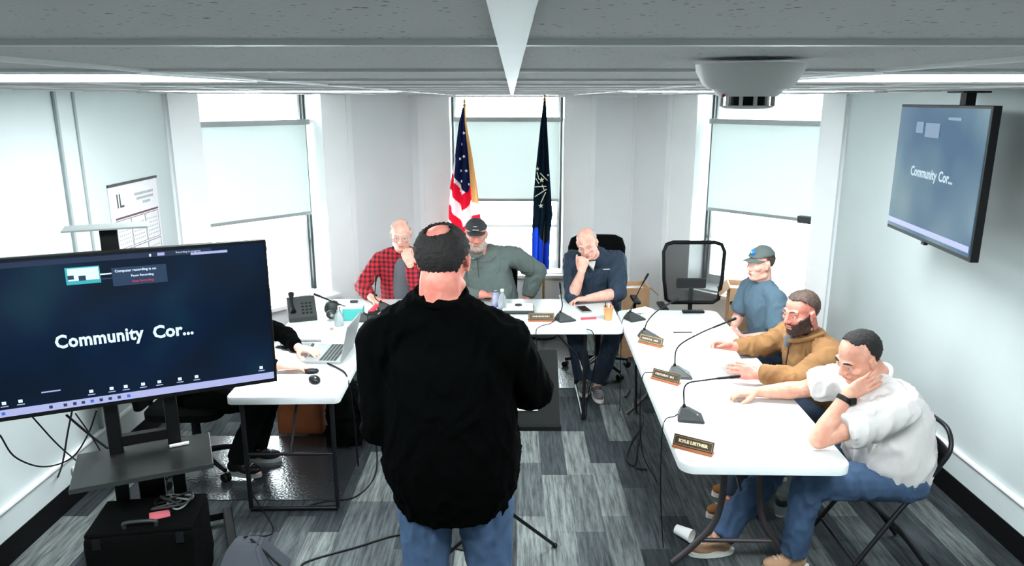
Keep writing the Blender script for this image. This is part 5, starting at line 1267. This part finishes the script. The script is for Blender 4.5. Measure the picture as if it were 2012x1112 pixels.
for a0, a1 in (((-.07, .02), (.04, .025)), ((-.07, -.075), (.045, .0)), ((-.01, -.13), (.035, -.03)), ((-.05, .16), (-.03, .09)), ((-.02, .15), (.05, .08)), ((.0, .04), (.02, -.01)), ((-.06, .10), (-.03, .05))):
    B().tube([(cx_ + a0[0], yy_, cz_ + a0[1]), (cx_ + a1[0], yy_, cz_ + a1[1])], .0045, 6).build('torch_ray', M_pale, cl)

# ================================================================== CALENDAR, BOXES, FLOOR THINGS
cal = thing('wall_calendar', 'white year calendar sheet hanging on the left wall', 'calendar', (XL + .01, 5.03, 1.1))
cy0, cy1, cz0, cz1 = 4.74, 5.40, .95, 1.775
M_cal = mat('calendar paper', (226, 222, 224), .7, var=.03)
B().bb(XL + .002, XL + .006, cy0, cy1, cz0, cz1).build('sheet', M_cal, cal); B().bb(XL + .002, XL + .014, cy0 - .003, cy1, cz1 - .004, cz1 + .012).build('top_strip', M_dgrey, cal)
Rcal = Mx((V((0, 1, 0)), V((0, 0, 1)), V((1, 0, 0)))).transposed()
me = text_mesh('IL', .13, .001, .0004, 2); me.transform(Mx.Translation((XL + .0066, cy0 + .13, cz1 - .11)) @ Rcal.to_4x4()); link('calendar_lettering', me, M_dgrey, cal)
for k, (w_, off) in enumerate(((.27, 0), (.24, .01), (.1, .02))):
    b = B(); x = -w_ / 2
    while x < w_ / 2: b.bb(XL + .0058, XL + .0070, cy1 - .20 + off + x, cy1 - .20 + off + x + .011, cz1 - .095 - .032 * k, cz1 - .077 - .032 * k); x += .016
    b.build('calendar_lettering', M_grey, cal)['kind'] = 'stuff'
mg = B(); M_dred = mat('dark maroon ink', (96, 62, 70), .7)
B().bb(XL + .0055, XL + .0072, cy0 + .05, cy1 - .02, cz1 - .225, cz1 - .212).build('header_rule', M_dred, cal)
for r_ in range(3):
    for k in range(3):
        y0 = cy0 + .05 + k * .197; z1 = cz1 - .232 - r_ * .20
        m_ = thing('month_block', None, None, (XL + .006, y0, z1 - .19)); 
        m_.parent = cal; m_.matrix_parent_inverse = Mx.Identity(4); m_.location = V((XL + .006, y0, z1 - .19)) - V((XL + .01, 5.03, 1.1))
        b = B()
        for (a, b_, c_, d_) in ((y0, y0 + .190, z1 - .004, z1), (y0, y0 + .19, z1 - .19, z1 - .187), (y0, y0 + .003, z1 - .19, z1), (y0 + .187, y0 + .19, z1 - .19, z1)): b.bb(XL + .0055, XL + .0070, a, b_, c_, d_)
        b.build('month_outline', M_dgrey, m_)
        b = B()
        for i in range(6):
            for j in range(5): b.bb(XL + .0055, XL + .0066, y0 + .022 + i * .026, y0 + .034 + i * .026, z1 - .05 - j * .028, z1 - .042 - j * .028)
        b.build('month_dates', M_grey, m_)['kind'] = 'stuff'

def carton(label, x, y, sx, sy, h, rz):
    t = thing('cardboard_box', label, 'box', (x, y, 0), group='cardboard boxes by the right window'); R = Mx.Rotation(rz, 3, 'Z'); P = lambda a, b_, z: V((x, y, 0)) + R @ V((a, b_, z))
    b = B()
    for a, b_, s0, s1 in ((0, -sy / 2, sx, .006), (0, sy / 2, sx, .006), (-sx / 2, 0, .006, sy), (sx / 2, 0, .006, sy)): b.box(P(a, b_, h / 2 + .002), (s0, s1, h), R)
    b.box(P(0, 0, .006), (sx, sy, .006), R); b.build('carton', M_card, t)
    for s in (-1, 1): B().box(P(s * (sx / 2 + .045), 0, h - .035), (.006, sy, .11), R @ Mx.Rotation(s * -.8, 3, 'Y')).build('flap', M_card, t)
    B().box(P(0, 0, h - .10), (sx - .02, sy - .02, .12), R).build('contents', M_paper, t)
carton('open cardboard box of white papers behind the chair of the man in navy', 1.12, 6.62, .24, .26, .66, .1)
carton('tall brown cardboard box between the empty mesh chair and the grey-capped man', 1.98, 6.15, .22, .30, .78, -.2)

mt = B().bb(-2.35, -1.02, 3.96, 4.82, .001, .005).build('chair_mat', M_mat); tag(mt, 'glossy textured chair mat under the left table reflecting the window', 'mat')
mt = B().bb(-.70, .64, 5.72, 6.95, .001, .005).build('chair_mat', M_mat); tag(mt, 'glossy textured chair mat behind the back table, bright with window light', 'mat')
wc_ = thing('wooden_cabinet', 'small orange-brown wooden cabinet under the left table', 'cabinet', (-1.42, 4.98, 0))
B().bb(-1.67, -1.35, 4.86, 5.20, .002, .55, bev=.004).build('carcass', M_wood, wc_); B().bb(-1.655, -1.365, 4.85, 4.859, .03, .53).build('door', M_wood, wc_)
B().tube([(-1.56, 4.848, .42), (-1.56, 4.83, .42), (-1.52, 4.83, .42), (-1.52, 4.848, .42)], .004, 6).build('handle', M_gold, wc_)
bp = thing('backpack', 'black backpack slumped on the floor right of the left table', 'bag', (-1.14, 4.74, 0))
b = B(); b.ell((-1.15, 4.76, .24), (.13, .13, .24), None, 3); b.ell((-1.12, 4.69, .16), (.12, .10, .15), None, 3); b.box((-1.15, 4.76, .06), (.24, .22, .11)); me = wrinkle(grow(b, .014, 4), .014, 9, (1, 1, 1), 4); link('bag_body', me, M_bfab, bp, smooth=True)
B().tube(arc([(-1.19, 4.75, .46), (-1.16, 4.74, .53), (-1.12, 4.76, .46)], 5), .008).build('carry_loop', M_bfab, bp, smooth=True); B().tube(arc([(-1.07, 4.66, .36), (-1.0, 4.61, .22), (-1.05, 4.61, .06)], 5), .012).build('shoulder_strap', M_bfab, bp, smooth=True)
wd = thing('floor_speaker', 'slate grey wedge shaped box on the floor right of the equipment case', 'speaker box', (-1.24, 3.33, 0)); M_sl = mat('slate grey vinyl', (52, 58, 66), .7, var=.12, bump=.1)
b = B(); b.loft([[V(q) for q in ((-1.46, 3.0, .002), (-1.12, 3.0, .002), (-1.14, 3.38, .002), (-1.44, 3.38, .002))], [V(q) for q in ((-1.41, 3.22, .17), (-1.26, 3.22, .17), (-1.27, 3.34, .17), (-1.40, 3.34, .17))]]); bmesh.ops.bevel(b.bm, geom=list(b.bm.edges), offset=.012, segments=2, affect='EDGES'); b.build('wedge_body', M_sl, wd, smooth=True)
for lab, pts, r_ in (
    ('black cable running across the floor behind the standing man from the left', [(-1.31, 3.28, .185), (-1.08, 3.2, .03), on(600, 1105, .006), on(700, 1075, .006), on(790, 1050, .006), (-.45, 3.52, .006), (-.15, 3.42, .006)], .006),
    ('black cable curving down beside the left table to the floor', [(-.985, 4.62, .70), (-.93, 4.6, .5), on(738, 850, .12), on(738, 930, .008), on(700, 975, .006), on(640, 985, .006), on(590, 998, .006)], .005),
    ('thin black cable dropping behind the grey wedge box', [on(490, 890, .25), on(492, 960, .1), (-1.29, 3.55, .06), (-1.35, 3.30, .182)], .004),
    ('black cables tangled on the floor left of the right table', [on(1250, 780, .006), on(1262, 830, .006), on(1240, 870, .006), on(1230, 900, .006), on(1245, 915, .006), on(1250, 890, .006), on(1258, 850, .006), (.80, 4.4, .006), (.86, 4.3, .02)], .006),
    ('thin black cable hanging in a curve from the front of the back table', [(.53, 5.02, .738), (.58, 5.015, .70), (.60, 5.02, .5), (.56, 5.08, .2), (.55, 5.10, .01)], .0035),
    ('thick black strap lead looping below the edge of the right table', [on(1228, 780, .006), on(1240, 765, .02), (.87, 4.8, .2), (.83, 4.6, .35), (.80, 4.5, .66)], .007)):
    o = B().tube(arc(pts, 8), r_, 8).build('floor_cable', M_black, None, smooth=True); tag(o, lab, 'cable', 'loose cables on the floor')
wb = thing('water_bottle', 'clear water bottle standing on the carpet under the right table', 'bottle', (1.545, 3.80, 0))
Bo = V((1.545, 3.80, 0)); zb = .30
B().lathe(Bo + V((0, 0, .002)), [(.030, 0), (.034, .01), (.032, .07), (.034, .12), (.033, .17), (.013, .205), (.013, .22)], 22).build('bottle_body', M_clear, wb, smooth=True); B().lathe(Bo + V((0, 0, .222)), [(.015, 0), (.015, .018), (.012, .02)], 18).build('bottle_cap', M_wsole, wb, smooth=True)
B().lathe(Bo + V((0, 0, .07)), [(.0335, 0), (.0335, .06)], 22).build('bottle_label', M_dgrey, wb, smooth=True)
cu = thing('paper_cup', 'white paper cup lying on the carpet by the tan shoe', 'cup', (.93, 3.56, 0)); 
B().lathe((.90, 3.60, .038), [(.026, 0), (.036, .095), (.038, .098), (.0345, .094), (.0245, .004)], 22, axis=(.55, -.55, .0)).build('cup_body', M_paper, cu, smooth=True)
def shoe(label, p, dv, m, grp):
    t = thing('shoe', label, 'shoe', p, group=grp); hv = V(dv).normalized(); Rf = frame(hv); base = V(p)
    b = B(); b.ell(base + hv * -.06 + V((0, 0, .055)), (.040, .055, .045), Rf, 2); b.ell(base + hv * .05 + V((0, 0, .045)), (.045, .085, .036), Rf, 2); b.cap(base + hv * -.06 + V((0, 0, .06)), .038, base + hv * -.05 + V((0, 0, .095)), .036, flat1=True)
    link('upper', grow(b, .009, 2), m, t, smooth=True); pts = [base + hv * (.0 + .135 * math.cos(a)) + Rf @ V((1, 0, 0)) * .046 * math.sin(a) for a in [2 * PI * k / 20 for k in range(20)]]
    B().loft([[q + V((0, 0, z)) for q in pts] for z in (.002, .028)]).build('sole', M_wsole, t)
